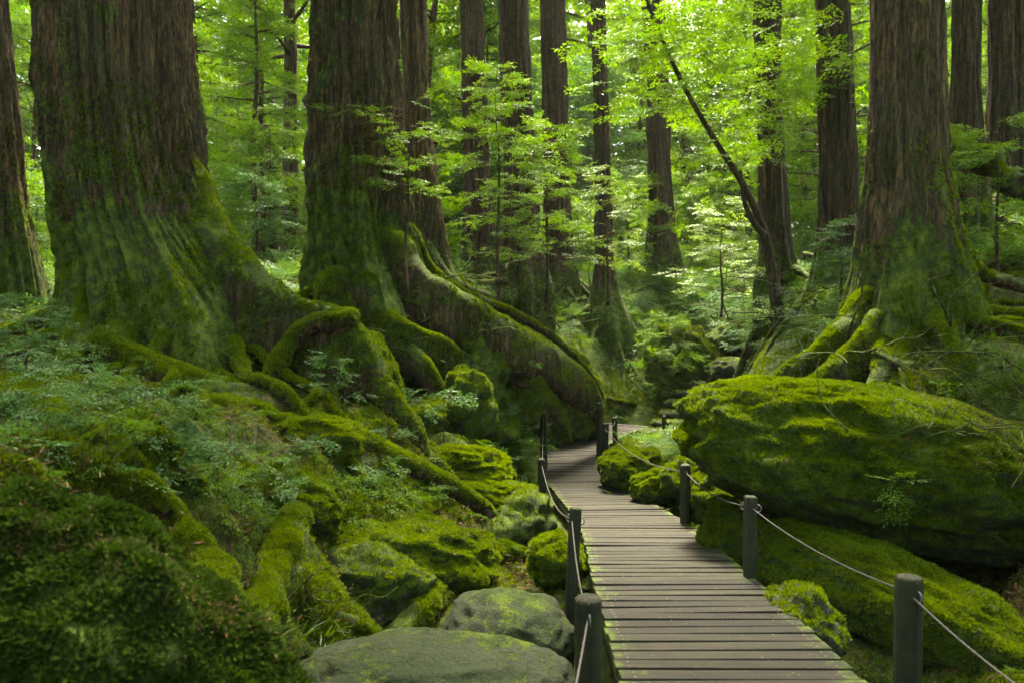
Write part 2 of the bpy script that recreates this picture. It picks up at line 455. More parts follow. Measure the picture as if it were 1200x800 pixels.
GP += [np.array(p, float) for p in [(-14, 4, 2.6), (16, 5, 3.2), (-22, 24, 4.5), (22, 24, 6.5), (0, 42, 6.0), (-30, 60, 8), (30, 60, 10), (0, 85, 9.5),
       (0, -6, 0.0), (-10, -6, 1.2), (10, -6, 0.8), (0, 160, 15), (90, 80, 16), (-90, 80, 14), (90, -20, 6), (-90, -20, 5), (0, -60, 2), (-2, 1.2, 0.6), (3, 1.5, 0.0), (5, 4.5, 0.9)]]
GP = np.array(GP)
def _phi(r): return np.sqrt(r * r + 0.35 ** 2)
_n = len(GP)
_A = _phi(np.linalg.norm(GP[:, None, :2] - GP[None, :, :2], axis=-1)) * -1 + np.eye(_n) * 0.02
_W = np.zeros((_n + 1, _n + 1)); _W[:_n, :_n] = _A; _W[_n, :_n] = 1; _W[:_n, _n] = 1
_c = np.linalg.solve(_W, np.concatenate([GP[:, 2], [0]]))
PITS = [(868, 430, 15.8, 1.1, .55), (280, 590, 5.4, .42, .5), (400, 705, 6.0, .5, .3), (115, 465, 7.3, .32, .5), (600, 645, 8.3, .5, .4), (1130, 650, 6.6, .8, .5), (1000, 780, 5.2, .7, .6),
        (190, 600, 4.4, .3, .3), (595, 745, 5.3, .8, .35), (500, 800, 4.4, .9, .4), (640, 690, 6.3, .5, .3), (420, 690, 6.2, .5, .3), (470, 470, 9.9, .4, .3), (690, 440, 18.5, .8, .3), (560, 500, 11.6, .4, .3)]
def ground_z(x, y):
    x = np.asarray(x, float); y = np.asarray(y, float); sh = x.shape
    x = x.ravel(); y = y.ravel(); z = np.empty(len(x))
    for i in range(0, len(x), 20000):
        q = slice(i, i + 20000)
        r = np.sqrt((x[q, None] - GP[:, 0]) ** 2 + (y[q, None] - GP[:, 1]) ** 2)
        z[q] = -_phi(r) @ _c[:_n] + _c[_n]
    p = np.stack([x, y, np.zeros_like(x)], -1)
    amp = 0.13 + 0.25 * smooth01(y, 16, 40)
    z = z + fbm(p * 1.1, 3, 3) * amp + (1 - np.abs(fbm(p * 2.3, 9, 4))) * 0.10 - 0.06
    near = 1 - smooth01(y, 9, 15)
    bank = near * smooth01(-x, -.2, .6)
    z = z + near * ((.5 - np.abs(fbm(p * 1.7 + 40, 33, 3)) * 2.0) * .16) + bank * ((.45 - np.abs(fbm(p * np.array((.9, 1.5, 1)) + 17, 35, 2)) * 2.2) * .26)
    for (qx, qy, qd, qr, qh) in PITS:
        c = P(qx, qy, qd); z = z - qh * np.exp(-((x - c[0]) ** 2 + (y - c[1]) ** 2) / qr ** 2)
    wd, wz = walk_dist(x, y)
    lim = wz - 0.30
    k = 1 - smooth01(wd, 0.75, 1.15)
    z = np.where(z > lim, z * (1 - k) + np.minimum(z, lim) * k, z)
    return z.reshape(sh)
def gz(x, y): return float(ground_z(np.array([x]), np.array([y]))[0])

def axis_pts(lo, a, b, hi, step, grow=1.11):
    mid = np.arange(a, b, step); o = [mid]
    s = step; c = mid[-1]; r = []
    while c < hi: s *= grow; c += s; r.append(c)
    s = step; c = a; l = []
    while c > lo: s *= grow; c -= s; l.append(c)
    return np.concatenate([l[::-1], mid, r])
gx = axis_pts(-200, -6.0, 6.0, 200, 0.06); gy = axis_pts(-150, 1.6, 13.0, 320, 0.055, 1.045)
GX, GY = np.meshgrid(gx, gy)
GZ = ground_z(GX, GY)
gv = np.stack([GX, GY, GZ], -1).reshape(-1, 3)
# small sideways lumpiness so slopes are not a clean height sheet
nz = np.stack([fbm(gv * 2.7 + 11, 21, 3), fbm(gv * 2.7 + 31, 22, 3), np.zeros(len(gv))], -1)
gv += nz * 0.05
nx, ny = len(gx), len(gy)
ii = (np.arange(ny - 1)[:, None] * nx + np.arange(nx - 1)[None])
gf = np.stack([ii, ii + 1, ii + nx + 1, ii + nx], -1).reshape(-1, 4)
ground_me = make_mesh('ground', gv, gf, M['soil'])
ground = tag(obj('ground', ground_me), 'mossy forest floor of roots, soil and brown litter', None, None, 'structure')

def G(px, py, lift=0.0, dmin=2.5, dmax=40):
    """where the line of sight through a picture point meets the ground"""
    d = np.geomspace(dmin, dmax, 500); x = (px - 600) / FPX * d; z = CZ - (py - 400) / FPX * d
    h = z - ground_z(x, d); k = np.where(h < 0)[0]; k = k[0] if len(k) else 499
    return np.array((x[k], d[k], z[k] + lift))

# ------------------------------------------------------------------ instanced small growth (moss, seedlings, litter)
def hidden_coll(name, meshes):
    c = bpy.data.collections.new(name)
    for i, me in enumerate(meshes):
        o = bpy.data.objects.new('%s_%02d' % (name, i), me); c.objects.link(o)
    return c
_trees = {}
def scatter_group(coll):
    if coll.name in _trees: return _trees[coll.name]
    g = bpy.data.node_groups.new('scatter_' + coll.name, 'GeometryNodeTree')
    g.interface.new_socket('Geometry', in_out='INPUT', socket_type='NodeSocketGeometry')
    g.interface.new_socket('Geometry', in_out='OUTPUT', socket_type='NodeSocketGeometry')
    n = g.nodes; L = g.links
    gi = n.new('NodeGroupInput'); go = n.new('NodeGroupOutput')
    ci = n.new('GeometryNodeCollectionInfo'); ci.inputs['Collection'].default_value = coll; ci.inputs['Separate Children'].default_value = True; ci.inputs['Reset Children'].default_value = True
    ip = n.new('GeometryNodeInstanceOnPoints'); ip.inputs['Pick Instance'].default_value = True
    def attr(nm, ty):
        a = n.new('GeometryNodeInputNamedAttribute'); a.data_type = ty; a.inputs['Name'].default_value = nm; return a.outputs[0]
    al = n.new('FunctionNodeAlignRotationToVector'); al.axis = 'Z'; L.new(attr('nrm', 'FLOAT_VECTOR'), al.inputs['Vector'])
    rr = n.new('FunctionNodeRotateRotation'); rr.rotation_space = 'LOCAL'
    L.new(al.outputs[0], rr.inputs[0])
    cx = n.new('ShaderNodeCombineXYZ'); L.new(attr('spin', 'FLOAT'), cx.inputs[2])
    er = n.new('FunctionNodeEulerToRotation'); L.new(cx.outputs[0], er.inputs[0]); L.new(er.outputs[0], rr.inputs[1])
    L.new(gi.outputs[0], ip.inputs['Points']); L.new(ci.outputs[0], ip.inputs['Instance'])
    L.new(attr('idx', 'INT'), ip.inputs['Instance Index']); L.new(rr.outputs[0], ip.inputs['Rotation']); L.new(attr('scl', 'FLOAT'), ip.inputs['Scale'])
    L.new(ip.outputs[0], go.inputs[0])
    _trees[coll.name] = g; return g

def scatter(name, pts, nrm, scl, coll, parent=None, label=None, sd=3):
    g = np.random.default_rng(sd); n = len(pts)
    me = bpy.data.meshes.new(name); me.vertices.add(n); me.vertices.foreach_set('co', np.asarray(pts, np.float32).ravel())
    a = me.attributes.new('nrm', 'FLOAT_VECTOR', 'POINT'); a.data.foreach_set('vector', np.asarray(nrm, np.float32).ravel())
    a = me.attributes.new('spin', 'FLOAT', 'POINT'); a.data.foreach_set('value', (g.random(n) * 6.283).astype(np.float32))
    a = me.attributes.new('scl', 'FLOAT', 'POINT'); a.data.foreach_set('value', np.asarray(scl, np.float32))
    a = me.attributes.new('idx', 'INT', 'POINT'); a.data.foreach_set('value', g.integers(0, len(coll.objects), n).astype(np.int32))
    o = obj(name, me, parent); md = o.modifiers.new('scatter', 'NODES'); md.node_group = scatter_group(coll)
    tag(o, label, None, None, 'stuff'); return o

def tuft_mesh(name, n, h, spread, wid, mat, sd, lean=0.6):
    g = np.random.default_rng(sd); V = []; F = []
    for i in range(n):
        a = g.random() * 6.283; r = spread * math.sqrt(g.random()); b = np.array((math.cos(a) * r, math.sin(a) * r, -0.1 * h))
        la = a + g.normal(0, .8); ln = lean * g.random(); hh = h * g.uniform(.5, 1.1)
        tip = b + np.array((math.cos(la) * ln * hh, math.sin(la) * ln * hh, hh + .1 * h))
        sd_ = np.array((-math.sin(la), math.cos(la), 0)) * wid * .5; mid = b * .45 + tip * .55 + np.array((0, 0, .12 * hh))
        k = len(V); V += [b - sd_ * .5, b + sd_ * .5, mid + sd_, mid - sd_, tip]; F += [(k, k + 1, k + 2, k + 3)]; F.append((k + 3, k + 2, k + 4, k + 4))
    f4 = np.array([f for f in F if f[2] != f[3]]); f3 = np.array([f[:3] for f in F if f[2] == f[3]])
    return make_mesh(name, V, [f4, f3], mat)
C_MOSS = hidden_coll('moss_tuft', [tuft_mesh('moss_tuft', 16, .034, .03, .010, M['moss_tuft'], k) for k in range(4)])
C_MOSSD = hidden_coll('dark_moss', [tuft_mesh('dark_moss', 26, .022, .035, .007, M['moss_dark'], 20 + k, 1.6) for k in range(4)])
C_GRASS = hidden_coll('grass_tuft', [tuft_mesh('grass_tuft', 12, .16, .05, .006, M['leaf_mid'], 40 + k, 1.3) for k in range(3)])

def litter_mesh(name, sd):
    g = np.random.default_rng(sd); V = []; F = []
    for i in range(14):
        c = np.array((*g.normal(0, .06, 2), g.uniform(.002, .02))); a = g.random() * 6.283; L = g.uniform(.015, .06); W = L * g.uniform(.05, .22)
        d = np.array((math.cos(a), math.sin(a), g.normal(0, .25))) * L * .5; s = np.array((-math.sin(a), math.cos(a), g.normal(0, .3))) * W * .5
        k = len(V); V += [c - d, c + s, c + d, c - s]; F.append((k, k + 1, k + 2, k + 3))
    return make_mesh(name, V, np.array(F), M['litter'], False)
C_LITTER = hidden_coll('litter', [litter_mesh('litter', k) for k in range(4)])

# ------------------------------------------------------------------ leaf sprays
def leaf_quads(base, d, up, L, W):
    """arrays of leaves: base point, direction, up -> rhombic blades"""
    s = norm(np.cross(up, d))
    m = base + d * (L * .45)[:, None] + up * (L * .04)[:, None]
    tip = base + d * L[:, None] - up * (L * .08)[:, None]
    return np.stack([base, m - s * (W * .5)[:, None], tip, m + s * (W * .5)[:, None]], 1)

def spray_template(sd, n_side=4, n_leaf=6, leaf=0.16, width=0.5, flat=0.25):
    """a flat branchlet one unit long along +X, side twigs left and right, leaves along each"""
    g = np.random.default_rng(sd); B = []; D = []
    def axis(o, ang, L, n):
        for i in range(n):
            t = (i + .6) / n
            p = o + np.array((math.cos(ang), math.sin(ang), 0)) * L * t + np.array((0, 0, -.12 * L * t * t))
            a2 = ang + (1 if i % 2 else -1) * g.uniform(.55, 1.0) if i < n - 1 else ang
            B.append(p); D.append((math.cos(a2), math.sin(a2), g.normal(-.1, flat)))
    axis(np.zeros(3), 0, 1, n_leaf + 2)
    for i in range(n_side):
        t = .15 + .65 * i / max(1, n_side - 1); sg = 1 if i % 2 else -1
        axis(np.array((t, 0, -.05 * t)), sg * g.uniform(.6, .95), .55 * (1 - .5 * t), n_leaf)
    B = np.array(B); D = norm(np.array(D)); n = len(B)
    up = norm(np.stack([g.normal(0, flat, n), g.normal(0, flat, n), np.ones(n)], 1))
    return leaf_quads(B, D, up, leaf * g.uniform(.7, 1.15, n), leaf * width * g.uniform(.8, 1.1, n)).reshape(-1, 3)
SPRAY = [spray_template(100 + k, 4, 6, .165, .46) for k in range(5)]
SPRAY_BIG = [spray_template(200 + k, 3, 5, .24, .55) for k in range(5)]

def place_sprays(o, yaw, pitch, roll, size, templates, sd=1):
    """copies of spray templates at o with given angles -> verts, quads"""
    g = np.random.default_rng(sd); n = len(o); k = g.integers(0, len(templates), n); VV = []
    for j, T in enumerate(templates):
        q = np.where(k == j)[0]
        if not len(q): continue
        cy_, sy = np.cos(yaw[q]), np.sin(yaw[q]); cp, sp = np.cos(pitch[q]), np.sin(pitch[q]); cr, sr = np.cos(roll[q]), np.sin(roll[q])
        x = np.stack([cy_ * cp, sy * cp, sp], -1); y0 = np.stack([-sy, cy_, np.zeros_like(cy_)], -1); z0 = np.cross(x, y0)
        y = y0 * cr[:, None] + z0 * sr[:, None]; z = np.cross(x, y)
        v = (T[None, :, 0:1] * x[:, None] + T[None, :, 1:2] * y[:, None] + T[None, :, 2:3] * z[:, None]) * size[q][:, None, None] + o[q][:, None]
        VV.append(v.reshape(-1, 3))
    V = np.concatenate(VV); F = np.arange(len(V)).reshape(-1, 4)
    return V, F

def shrub_parts(H, Rc, nb, per, size, mat, sd, base=0.25, stem=0.03, lean=(0, 0), tmpl=None, shape='cone', curve=0.15, tumble=.16):
    """stem mesh, branch mesh and foliage mesh of a small layered tree standing at the origin"""
    g = np.random.default_rng(sd); tmpl = tmpl or SPRAY
    sp = [(0, 0, -0.15)]
    for k in range(1, 6):
        t = k / 5; sp.append((lean[0] * t + g.normal(0, curve * H * .06), lean[1] * t + g.normal(0, curve * H * .06), H * t))
    sp = np.array(sp); mb = MB(); add_tube(mb, sp, [stem * 1.25, stem, stem * .8, stem * .55, stem * .3, stem * .12], 7, 24, stem * .15, 6, sd)
    bb = MB(); O = []; Y = []; PI = []; S = []
    cl = catmull(sp, 60)
    for b in range(nb):
        t = base + (1 - base) * (b + g.random()) / nb; o = cl[min(59, int(t * 59))]
        az = b * 2.39996 + g.normal(0, .5)
        if shape == 'cone': pr = 1.05 - .75 * (t - base) / (1 - base)
        elif shape == 'umbrella': pr = .45 + .75 * (t - base) / (1 - base)
        else: pr = math.sin(math.pi * min(1, .25 + .72 * (t - base) / (1 - base)))
        L = Rc * pr * g.uniform(.65, 1.15); rise = g.uniform(.05, .38)
        d = np.array((math.cos(az), math.sin(az), 0))
        pts = [o + d * L * q + np.array((0, 0, L * rise * (q - .45 * q * q))) + np.array((*g.normal(0, .04 * L, 2), 0)) * q for q in (0, .33, .66, 1)]
        add_tube(bb, pts, [stem * .33, stem * .25, stem * .16, stem * .06], 4, 8)
        c = catmull(pts, 20)
        for j in range(per):
            q = (.22 + .78 * (j + g.random()) / per); O.append(c[min(19, int(q * 19))] + g.normal(0, .03 * L, 3)); Y.append(az + g.choice((-1, 1)) * g.uniform(.2, 1.0)); PI.append(g.normal(-.05, tumble)); S.append(size * g.uniform(.65, 1.2) * (1.05 - .3 * q))
    O = np.array(O); n = len(O)
    V, F = place_sprays(O, np.array(Y), np.array(PI), g.normal(0, tumble * 1.35, n), np.array(S), tmpl, sd)
    return mb.mesh('trunk', M['twig']), bb.mesh('branches', M['twig']), make_mesh('crown', V, F, M[mat], False)

def build_shrub(name, loc, parts, label, cat, group=None, rz=0.0, s=1.0, names=('stem', 'branches', 'foliage')):
    e = empty(name, loc, label, cat, group); e.rotation_euler[2] = rz; e.scale = (s, s, s)
    for nm, me in zip(names, parts): obj(nm, me, e)
    return e

# ------------------------------------------------------------------ big trees
def trunk_mesh(name, rows, d, top, mat, lobes=5, lobe_amp=0.25, ridge=0.04, nth=220, nz=170, seed=0, moss_h=2.5, moss_amt=0.8, moss_dir=None, depth=0.85, below=1.2, twist=0.15, gnarl=0.0):
    """trunk from a silhouette: rows of (py, left px, right px) at distance d, carried on to height top"""
    rows = sorted(rows, key=lambda r: -r[0])                      # from the base up
    z = np.array([CZ - (r[0] - 400) / FPX * d for r in rows]); xc = np.array([((r[1] + r[2]) / 2 - 600) / FPX * d for r in rows]); rr = np.array([(r[2] - r[1]) / 2 / FPX * d for r in rows])
    z0 = z[0] - below; slope = (xc[-1] - xc[-2]) / (z[-1] - z[-2]) * 0.5
    zz = np.concatenate([[z0], z, [top]]); xx = np.concatenate([[xc[0]], xc, [xc[-1] + slope * (top - z[-1])]]); r2 = np.concatenate([[rr[0] * 1.08], rr, [rr[-1] * 0.45]])
    # denser rings where the picture sees them
    hz = np.concatenate([np.linspace(z0, z[-1] + 0.3, int(nz * .85)), np.linspace(z[-1] + 0.3, top, int(nz * .15) + 2)[1:]])
    def sm(y):
        a = np.interp(hz, zz, y); k = max(3, nz // 22); ker = np.hanning(k + 2)[1:-1]; ker /= ker.sum()
        return np.convolve(np.pad(a, (k, k), 'edge'), ker, 'same')[k:-k]
    X = sm(xx); Rr = sm(r2); rtop = rr[-1]
    th = np.arange(nth) / nth * 2 * math.pi
    fl = np.clip((Rr - rtop) / max(rr[0] - rtop, 1e-3), 0, 1)
    g = np.random.default_rng(seed); ph = g.random(6) * 6.283
    TH = th[None] + twist * (hz[:, None] - z0) * 0.15
    lob = 0.6 * np.cos(lobes * TH + ph[0]) + 0.4 * np.cos((lobes + 2) * TH + ph[1]) + 0.35 * np.cos(2 * lobes * TH + ph[2])
    dirs = np.stack([np.cos(TH), np.sin(TH), np.zeros_like(TH)], -1)
    circ = 2.2 * max(rtop, .3)
    pn = np.stack([np.cos(TH) * circ * 3.2, np.sin(TH) * circ * 3.2, np.broadcast_to(hz[:, None] * 0.35, TH.shape)], -1)
    rid = 1 - np.abs(fbm(pn * 1.3 + np.stack([fbm(pn * .6, seed + 40, 2)] * 3, -1) * .8, seed + 1, 5, .6)) * 3.2
    rid = rid + .55 * fbm(pn * np.array((4, 4, 3.5)), seed + 2, 2)
    pf = np.stack([np.cos(TH) * circ * 1.5, np.sin(TH) * circ * 1.5, np.broadcast_to(hz[:, None] * 0.22, TH.shape)], -1)
    rid = rid + 1.3 * (.6 - np.abs(fbm(pf * 1.3, seed + 61, 2)) * 3.0)
    rid = rid - rid.mean() - .25
    pn2 = np.stack([np.cos(TH) * circ, np.sin(TH) * circ, np.broadcast_to(hz[:, None] * 0.45, TH.shape)], -1)
    big = fbm(pn2 * 1.2, seed + 5, 3)
    side = np.abs(np.cos(th))[None] ** 2                      # keep the given outline at the two sides
    k = Rr[:, None] * (1 + lobe_amp * fl[:, None] * (lob - .2) * (1 - .95 * side) + 0.025 * lob * (1 - side)) + rid * ridge + big * (0.06 + gnarl) * rtop
    if gnarl:
        pn3 = np.stack([np.cos(TH) * circ * 2, np.sin(TH) * circ * 2, np.broadcast_to(hz[:, None] * 1.3, TH.shape)], -1)
        k = k + (1 - np.abs(fbm(pn3 * 1.4, seed + 8, 3)) * 3) * gnarl * .35 * rtop
    V = np.stack([X[:, None] + dirs[..., 0] * k, d + dirs[..., 1] * k * depth, np.broadcast_to(hz[:, None], k.shape)], -1)
    n = len(hz)
    i = np.arange(n - 1)[:, None] * nth; j = np.arange(nth)[None]; j2 = (j + 1) % nth
    F = np.stack([i + j, i + j2, i + nth + j2, i + nth + j], -1).reshape(-1, 4)
    zb = z[0]
    ms = moss_amt * (1 - smooth01(hz, zb + .1, zb + moss_h))[:, None] + 0.25 * fl[:, None] + np.zeros_like(k)
    if moss_dir is not None: ms = ms + moss_dir[1] * np.clip(np.cos(TH - moss_dir[0]), -.3, 1)
    ms = ms - np.clip(rid, -1, 1) * -0.12
    me = make_mesh(name, V.reshape(-1, 3), F, mat, True, {'moss': ms.ravel()})
    return me, (X, hz, Rr)

def crown_mesh(c, rad, n, size, mat, sd, tmpl=None):
    g = np.random.default_rng(sd)
    # clumps inside an ellipsoid, sprays inside each clump
    nc = max(6, n // 60); cc = norm(g.normal(size=(nc, 3))) * (g.random((nc, 1)) ** .4) * np.array(rad)
    k = g.integers(0, nc, n); o = cc[k] + g.normal(size=(n, 3)) * np.array((.8, .8, .35)) * max(rad) * .14 + np.array(c)
    V, F = place_sprays(o, g.random(n) * 6.283, g.normal(-.1, .3, n), g.normal(0, .3, n), size * g.uniform(.6, 1.2, n), tmpl or SPRAY_BIG, sd)
    return make_mesh('crown', V, F, M[mat], False)

def root_fan(x0, y0, r0, n, length, rad, seed, arc=(math.pi * 1.0, math.pi * 2.0), zlift=.35):
    """wandering surface roots that leave a trunk foot and creep over the ground, some forking"""
    g = np.random.default_rng(seed); out = []
    for i in range(n):
        a = arc[0] + (arc[1] - arc[0]) * (i + g.uniform(.2, .8)) / n; L = length * g.uniform(.55, 1.2); rr = rad * g.uniform(.5, 1.1)
        def walk(p, a, L, rr, lift):
            k = max(4, int(L / .22)); pts = []; wob = 0
            for q in range(k):
                t = q / (k - 1); wob = wob * .6 + g.normal(0, .28); a2 = a + wob
                p = p + np.array((math.cos(a2), math.sin(a2))) * L / k
                pts.append((p[0], p[1], lift * (1 - t) ** 3 + rr * (.55 - .9 * t)))
            return pts, [rr * (1 - .82 * q / (k - 1)) for q in range(k)]
        st = np.array((x0, y0)) + np.array((math.cos(a), math.sin(a))) * r0 * .75
        pts, rd = walk(st, a, L, rr, zlift); out.append((pts, rd))
        if g.random() < .7:
            h = len(pts) // 3; pts2, rd2 = walk(np.array(pts[h][:2]), a + g.choice((-1, 1)) * g.uniform(.5, .9), L * .55, rd[h] * .75, pts[h][2]); out.append((pts2, rd2))
    res = []
    for pts, rd in out:
        q = np.array(pts); q[:, 2] += ground_z(q[:, 0], q[:, 1]); zz = np.convolve(np.pad(q[:, 2], 1, 'edge'), [.25, .5, .25], 'valid'); q[:, 2] = zz; res.append((q, rd))
    return res

def tree(name, rows, d, top, label, roots=(), crown=None, mat='bark', moss_tufts=0, cat='tree', fan=None, skirt={}, **kw):
    me, (X, hz, Rr) = trunk_mesh('trunk', rows, d, top, M[mat], **kw)
    zb = CZ - (max(r[0] for r in rows) - 400) / FPX * d
    e = empty(name, (0, 0, 0), label, cat)
    off = np.array((X[0], d, zb)); e.location = off
    def local(m):
        m.transform(Matrix.Translation(Vector(-off))); return m
    if moss_tufts:
        def wf(c, nn): return np.clip(1.3 - (c[:, 2] - zb) / kw.get('moss_h', 2.5), 0, 1) ** 1.5 * smooth01(fbm(c * 1.7, 4, 3), -.25, .3) * (nn[:, 1] < .3)
        p, nn = sample_surface(me, moss_tufts, wf, 5)
        o = scatter('moss', p - off, norm(nn + np.array((0, 0, .1))), rng.uniform(.35, .8, len(p)), C_MOSS, e)
    obj('trunk', local(me), e)
    for i, (pts, rad) in enumerate(roots):
        W = [P(*q) for q in pts]; ax = np.array((np.interp(W[0][2] + .3, hz, X), d, W[0][2] + .35)); W = [W[0] * .35 + ax * .65] + W
        last = W[-1] + (W[-1] - W[-2]) * .5 - np.array((0, 0, .12)); W.append(last); rad = [rad[0] * .45] + list(rad) + [rad[-1] * .4]
        V, F, f3 = tube(W, rad, 20, len(pts) * 14, rough=min(.06, max(rad) * .6), rscale=4.2, seed=i + 3)
        if i in skirt:                                  # a buttress: its underside runs down into the ground
            nr = len(pts) * 10 if False else (len(V) - 2) // 20
            Q = V[:nr * 20].reshape(nr, 20, 3); C0 = Q.mean(1, keepdims=True); rel = Q - C0; rr_ = np.linalg.norm(rel, axis=2).max(1)[:, None]
            gzz = ground_z(C0[:, 0, 0], C0[:, 0, 1])[:, None]; drop = np.clip(C0[:, :, 2] - rr_ - gzz + .2, 0, skirt[i])
            t_ = np.clip(-rel[..., 2] / rr_, 0, 1); Q = Q + np.stack([rel[..., 0] * .35 * t_, rel[..., 1] * .35 * t_, -drop * t_ ** .8], -1)
            Q[..., 0] += fbm(Q * 2.5, 91, 3) * .06 * t_; V[:nr * 20] = Q.reshape(-1, 3)
        rm = make_mesh('root', V - off, [F, f3], M['root']); r = obj('root', rm, e)
        L = sum(np.linalg.norm(P(*pts[j + 1]) - P(*pts[j])) for j in range(len(pts) - 1))
        n = int(min(7000, L * max(rad) * 6.28 * 3600))
        if d < 14:
            q, nn = sample_surface(rm, n, lambda c, m_: np.clip(m_[:, 2] + .35, 0, 1) * smooth01(fbm((c + off) * 2.2, 4, 3), -.4, .2), i)
            if len(q): scatter('moss', q, norm(nn + np.array((0, 0, .3))), rng.uniform(.3, .75, len(q)), C_MOSS, r)
    if fan:
        for i, (W, rd) in enumerate(root_fan(float(X[0]), d, *fan)):
            V, F, f3 = tube(W, rd, 9, len(W) * 4, rough=max(rd) * .5, rscale=4.0, seed=i + 60)
            rm = make_mesh('root', V - off, [F, f3], M['root']); r = obj('root', rm, e)
            if d < 13:
                q, nn = sample_surface(rm, int(min(2500, len(W) * .22 * max(rd) * 6.28 * 3500)), lambda c, m_: np.clip(m_[:, 2] + .3, 0, 1), i)
                if len(q): scatter('moss', q, norm(nn + np.array((0, 0, .3))), rng.uniform(.3, .8, len(q)), C_MOSS, r)
    if crown:
        for (c, rad, n, size, cm, sd) in crown:
            m = crown_mesh(np.array(c), rad, n, size, cm, sd); m.transform(Matrix.Translation(Vector(-off))); obj('crown', m, e)
            bm_ = MB(); g = np.random.default_rng(sd)
            for q in range(9):
                zt = c[2] + rad[2] * g.uniform(-.7, .4); x0 = float(np.interp(zt - 1.0, hz, X)); a = q * 2.4
                add_tube(bm_, np.array([(x0, d, zt - 1.2), (x0 + math.cos(a) * rad[0] * .4, d + math.sin(a) * rad[1] * .4, zt - .3), (x0 + math.cos(a) * rad[0] * .85, d + math.sin(a) * rad[1] * .85, zt)]) - off, [.12, .08, .02], 6, 10)
            obj('limb', bm_.mesh('limb', M['twig']), e)
    return e

# the great tree on the left with its buttress
T2 = tree('giant_cedar', [(0, 52, 212), (100, 58, 220), (200, 66, 234), (270, 74, 260), (320, 80, 302), (370, 82, 342), (420, 72, 372)], 9.6, 17,
     'thickest tree, furrowed brown trunk with a mossy flared base above the mound',
     roots=[([(222, 200, 9.55), (243, 268, 9.4), (285, 325, 9.2), (345, 364, 9.0), (400, 374, 8.9), (432, 410, 8.8), (455, 460, 8.6), (485, 500, 8.5)], [.16, .26, .26, .17, .11, .10, .10, .09]),
            ([(408, 372, 8.85), (365, 380, 8.8), (338, 405, 8.7), (318, 440, 8.5), (312, 465, 8.4)], [.10, .11, .10, .09, .08]),
            ([(125, 350, 9.0), (108, 390, 8.7), (85, 430, 8.3), (60, 470, 7.9)], [.26, .24, .2, .14]),
            ([(195, 360, 8.9), (208, 395, 8.6), (228, 425, 8.4), (270, 450, 8.2)], [.18, .16, .12, .08]),
            ([(130, 400, 8.2), (180, 435, 8.0), (280, 465, 7.9), (380, 500, 7.8), (480, 545, 7.9), (560, 590, 8.2)], [.2, .18, .15, .13, .12, .08])],
     crown=[((-6.2, 10, 15.5), (4.2, 3.8, 2.6), 520, .9, 'leaf_mid', 11)],
     skirt={0: 1.3, 2: .5, 3: .5}, fan=(1.2, 10, 4.2, .11, 71), nth=420, nz=240, lobes=5, lobe_amp=.2, ridge=.08, seed=3, moss_h=3.2, moss_amt=.6, moss_dir=(R(215), .22), moss_tufts=14000)

T1 = tree('cedar', [(0, -70, 2), (100, -62, 12), (200, -52, 26), (300, -42, 44), (360, -40, 58)], 11.5, 15,
     'dark mossy trunk cut by the frame edge behind the thickest tree', roots=(),
     crown=[((-9, 11.5, 13.5), (3.6, 3.6, 2.6), 450, .9, 'leaf_mid', 12)], nth=140, nz=110, ridge=.04, seed=5, moss_h=3.2, moss_amt=.5, moss_tufts=2500)

T3 = tree('cedar', [(0, 367, 466), (100, 369, 467), (200, 370, 470), (270, 368, 478), (310, 364, 492), (340, 358, 512), (375, 350, 530)], 12.2, 18,
     'gnarled hollowed trunk whose long straight root runs down over a boulder to the boardwalk',
     roots=[([(465, 290, 11.8), (490, 330, 11.7), (540, 362, 11.9), (600, 395, 12.4), (650, 422, 13.6), (685, 448, 14.9), (699, 475, 15.2), (706, 512, 15.2)], [.26, .25, .26, .24, .2, .16, .12, .08]),
            ([(390, 330, 11.4), (385, 365, 11.2), (400, 395, 11.0), (440, 420, 10.8)], [.22, .18, .12, .08]),
            ([(430, 335, 11.3), (445, 362, 11.1), (475, 385, 10.9), (520, 400, 11.2)], [.2, .16, .1, .06]),
            ([(480, 270, 12.2), (505, 318, 12.3), (545, 345, 12.6), (610, 372, 13.2), (660, 405, 14.4), (692, 440, 15.2)], [.1, .09, .09, .08, .07, .05]),
            ([(480, 335, 11.6), (520, 372, 11.7), (575, 410, 12.2), (625, 440, 12.7), (655, 478, 13.4)], [.09, .08, .07, .06, .04]),
            ([(445, 350, 11.4), (468, 392, 11.0), (500, 430, 10.8), (522, 470, 10.8), (540, 515, 10.8)], [.12, .10, .08, .07, .04]),
            ([(500, 350, 11.7), (540, 398, 11.7), (560, 440, 11.9), (566, 480, 11.9)], [.08, .07, .06, .03]),
            ([(410, 350, 11.3), (420, 395, 10.8), (452, 430, 10.4), (470, 470, 10.2)], [.10, .09, .07, .04])],
     crown=[((-2.6, 12.8, 16.5), (3.6, 3.4, 2.4), 170, .9, 'leaf_mid', 13), ((-.5, 11.7, 15.4), (1.9, 1.7, 1.2), 130, .85, 'leaf_mid', 18)],  # second lobe is added out of view to shade the near rocks and deck
     skirt={0: .45, 1: .6, 2: .6, 4: .3, 5: .3}, fan=(.95, 9, 2.6, .12, 72, (math.pi * .95, math.pi * 2.1)), nth=340, nz=220, lobes=4, lobe_amp=.25, ridge=.07, seed=9, moss_h=3.4, moss_amt=.64, moss_dir=(R(235), .2), gnarl=.24, moss_tufts=9000)

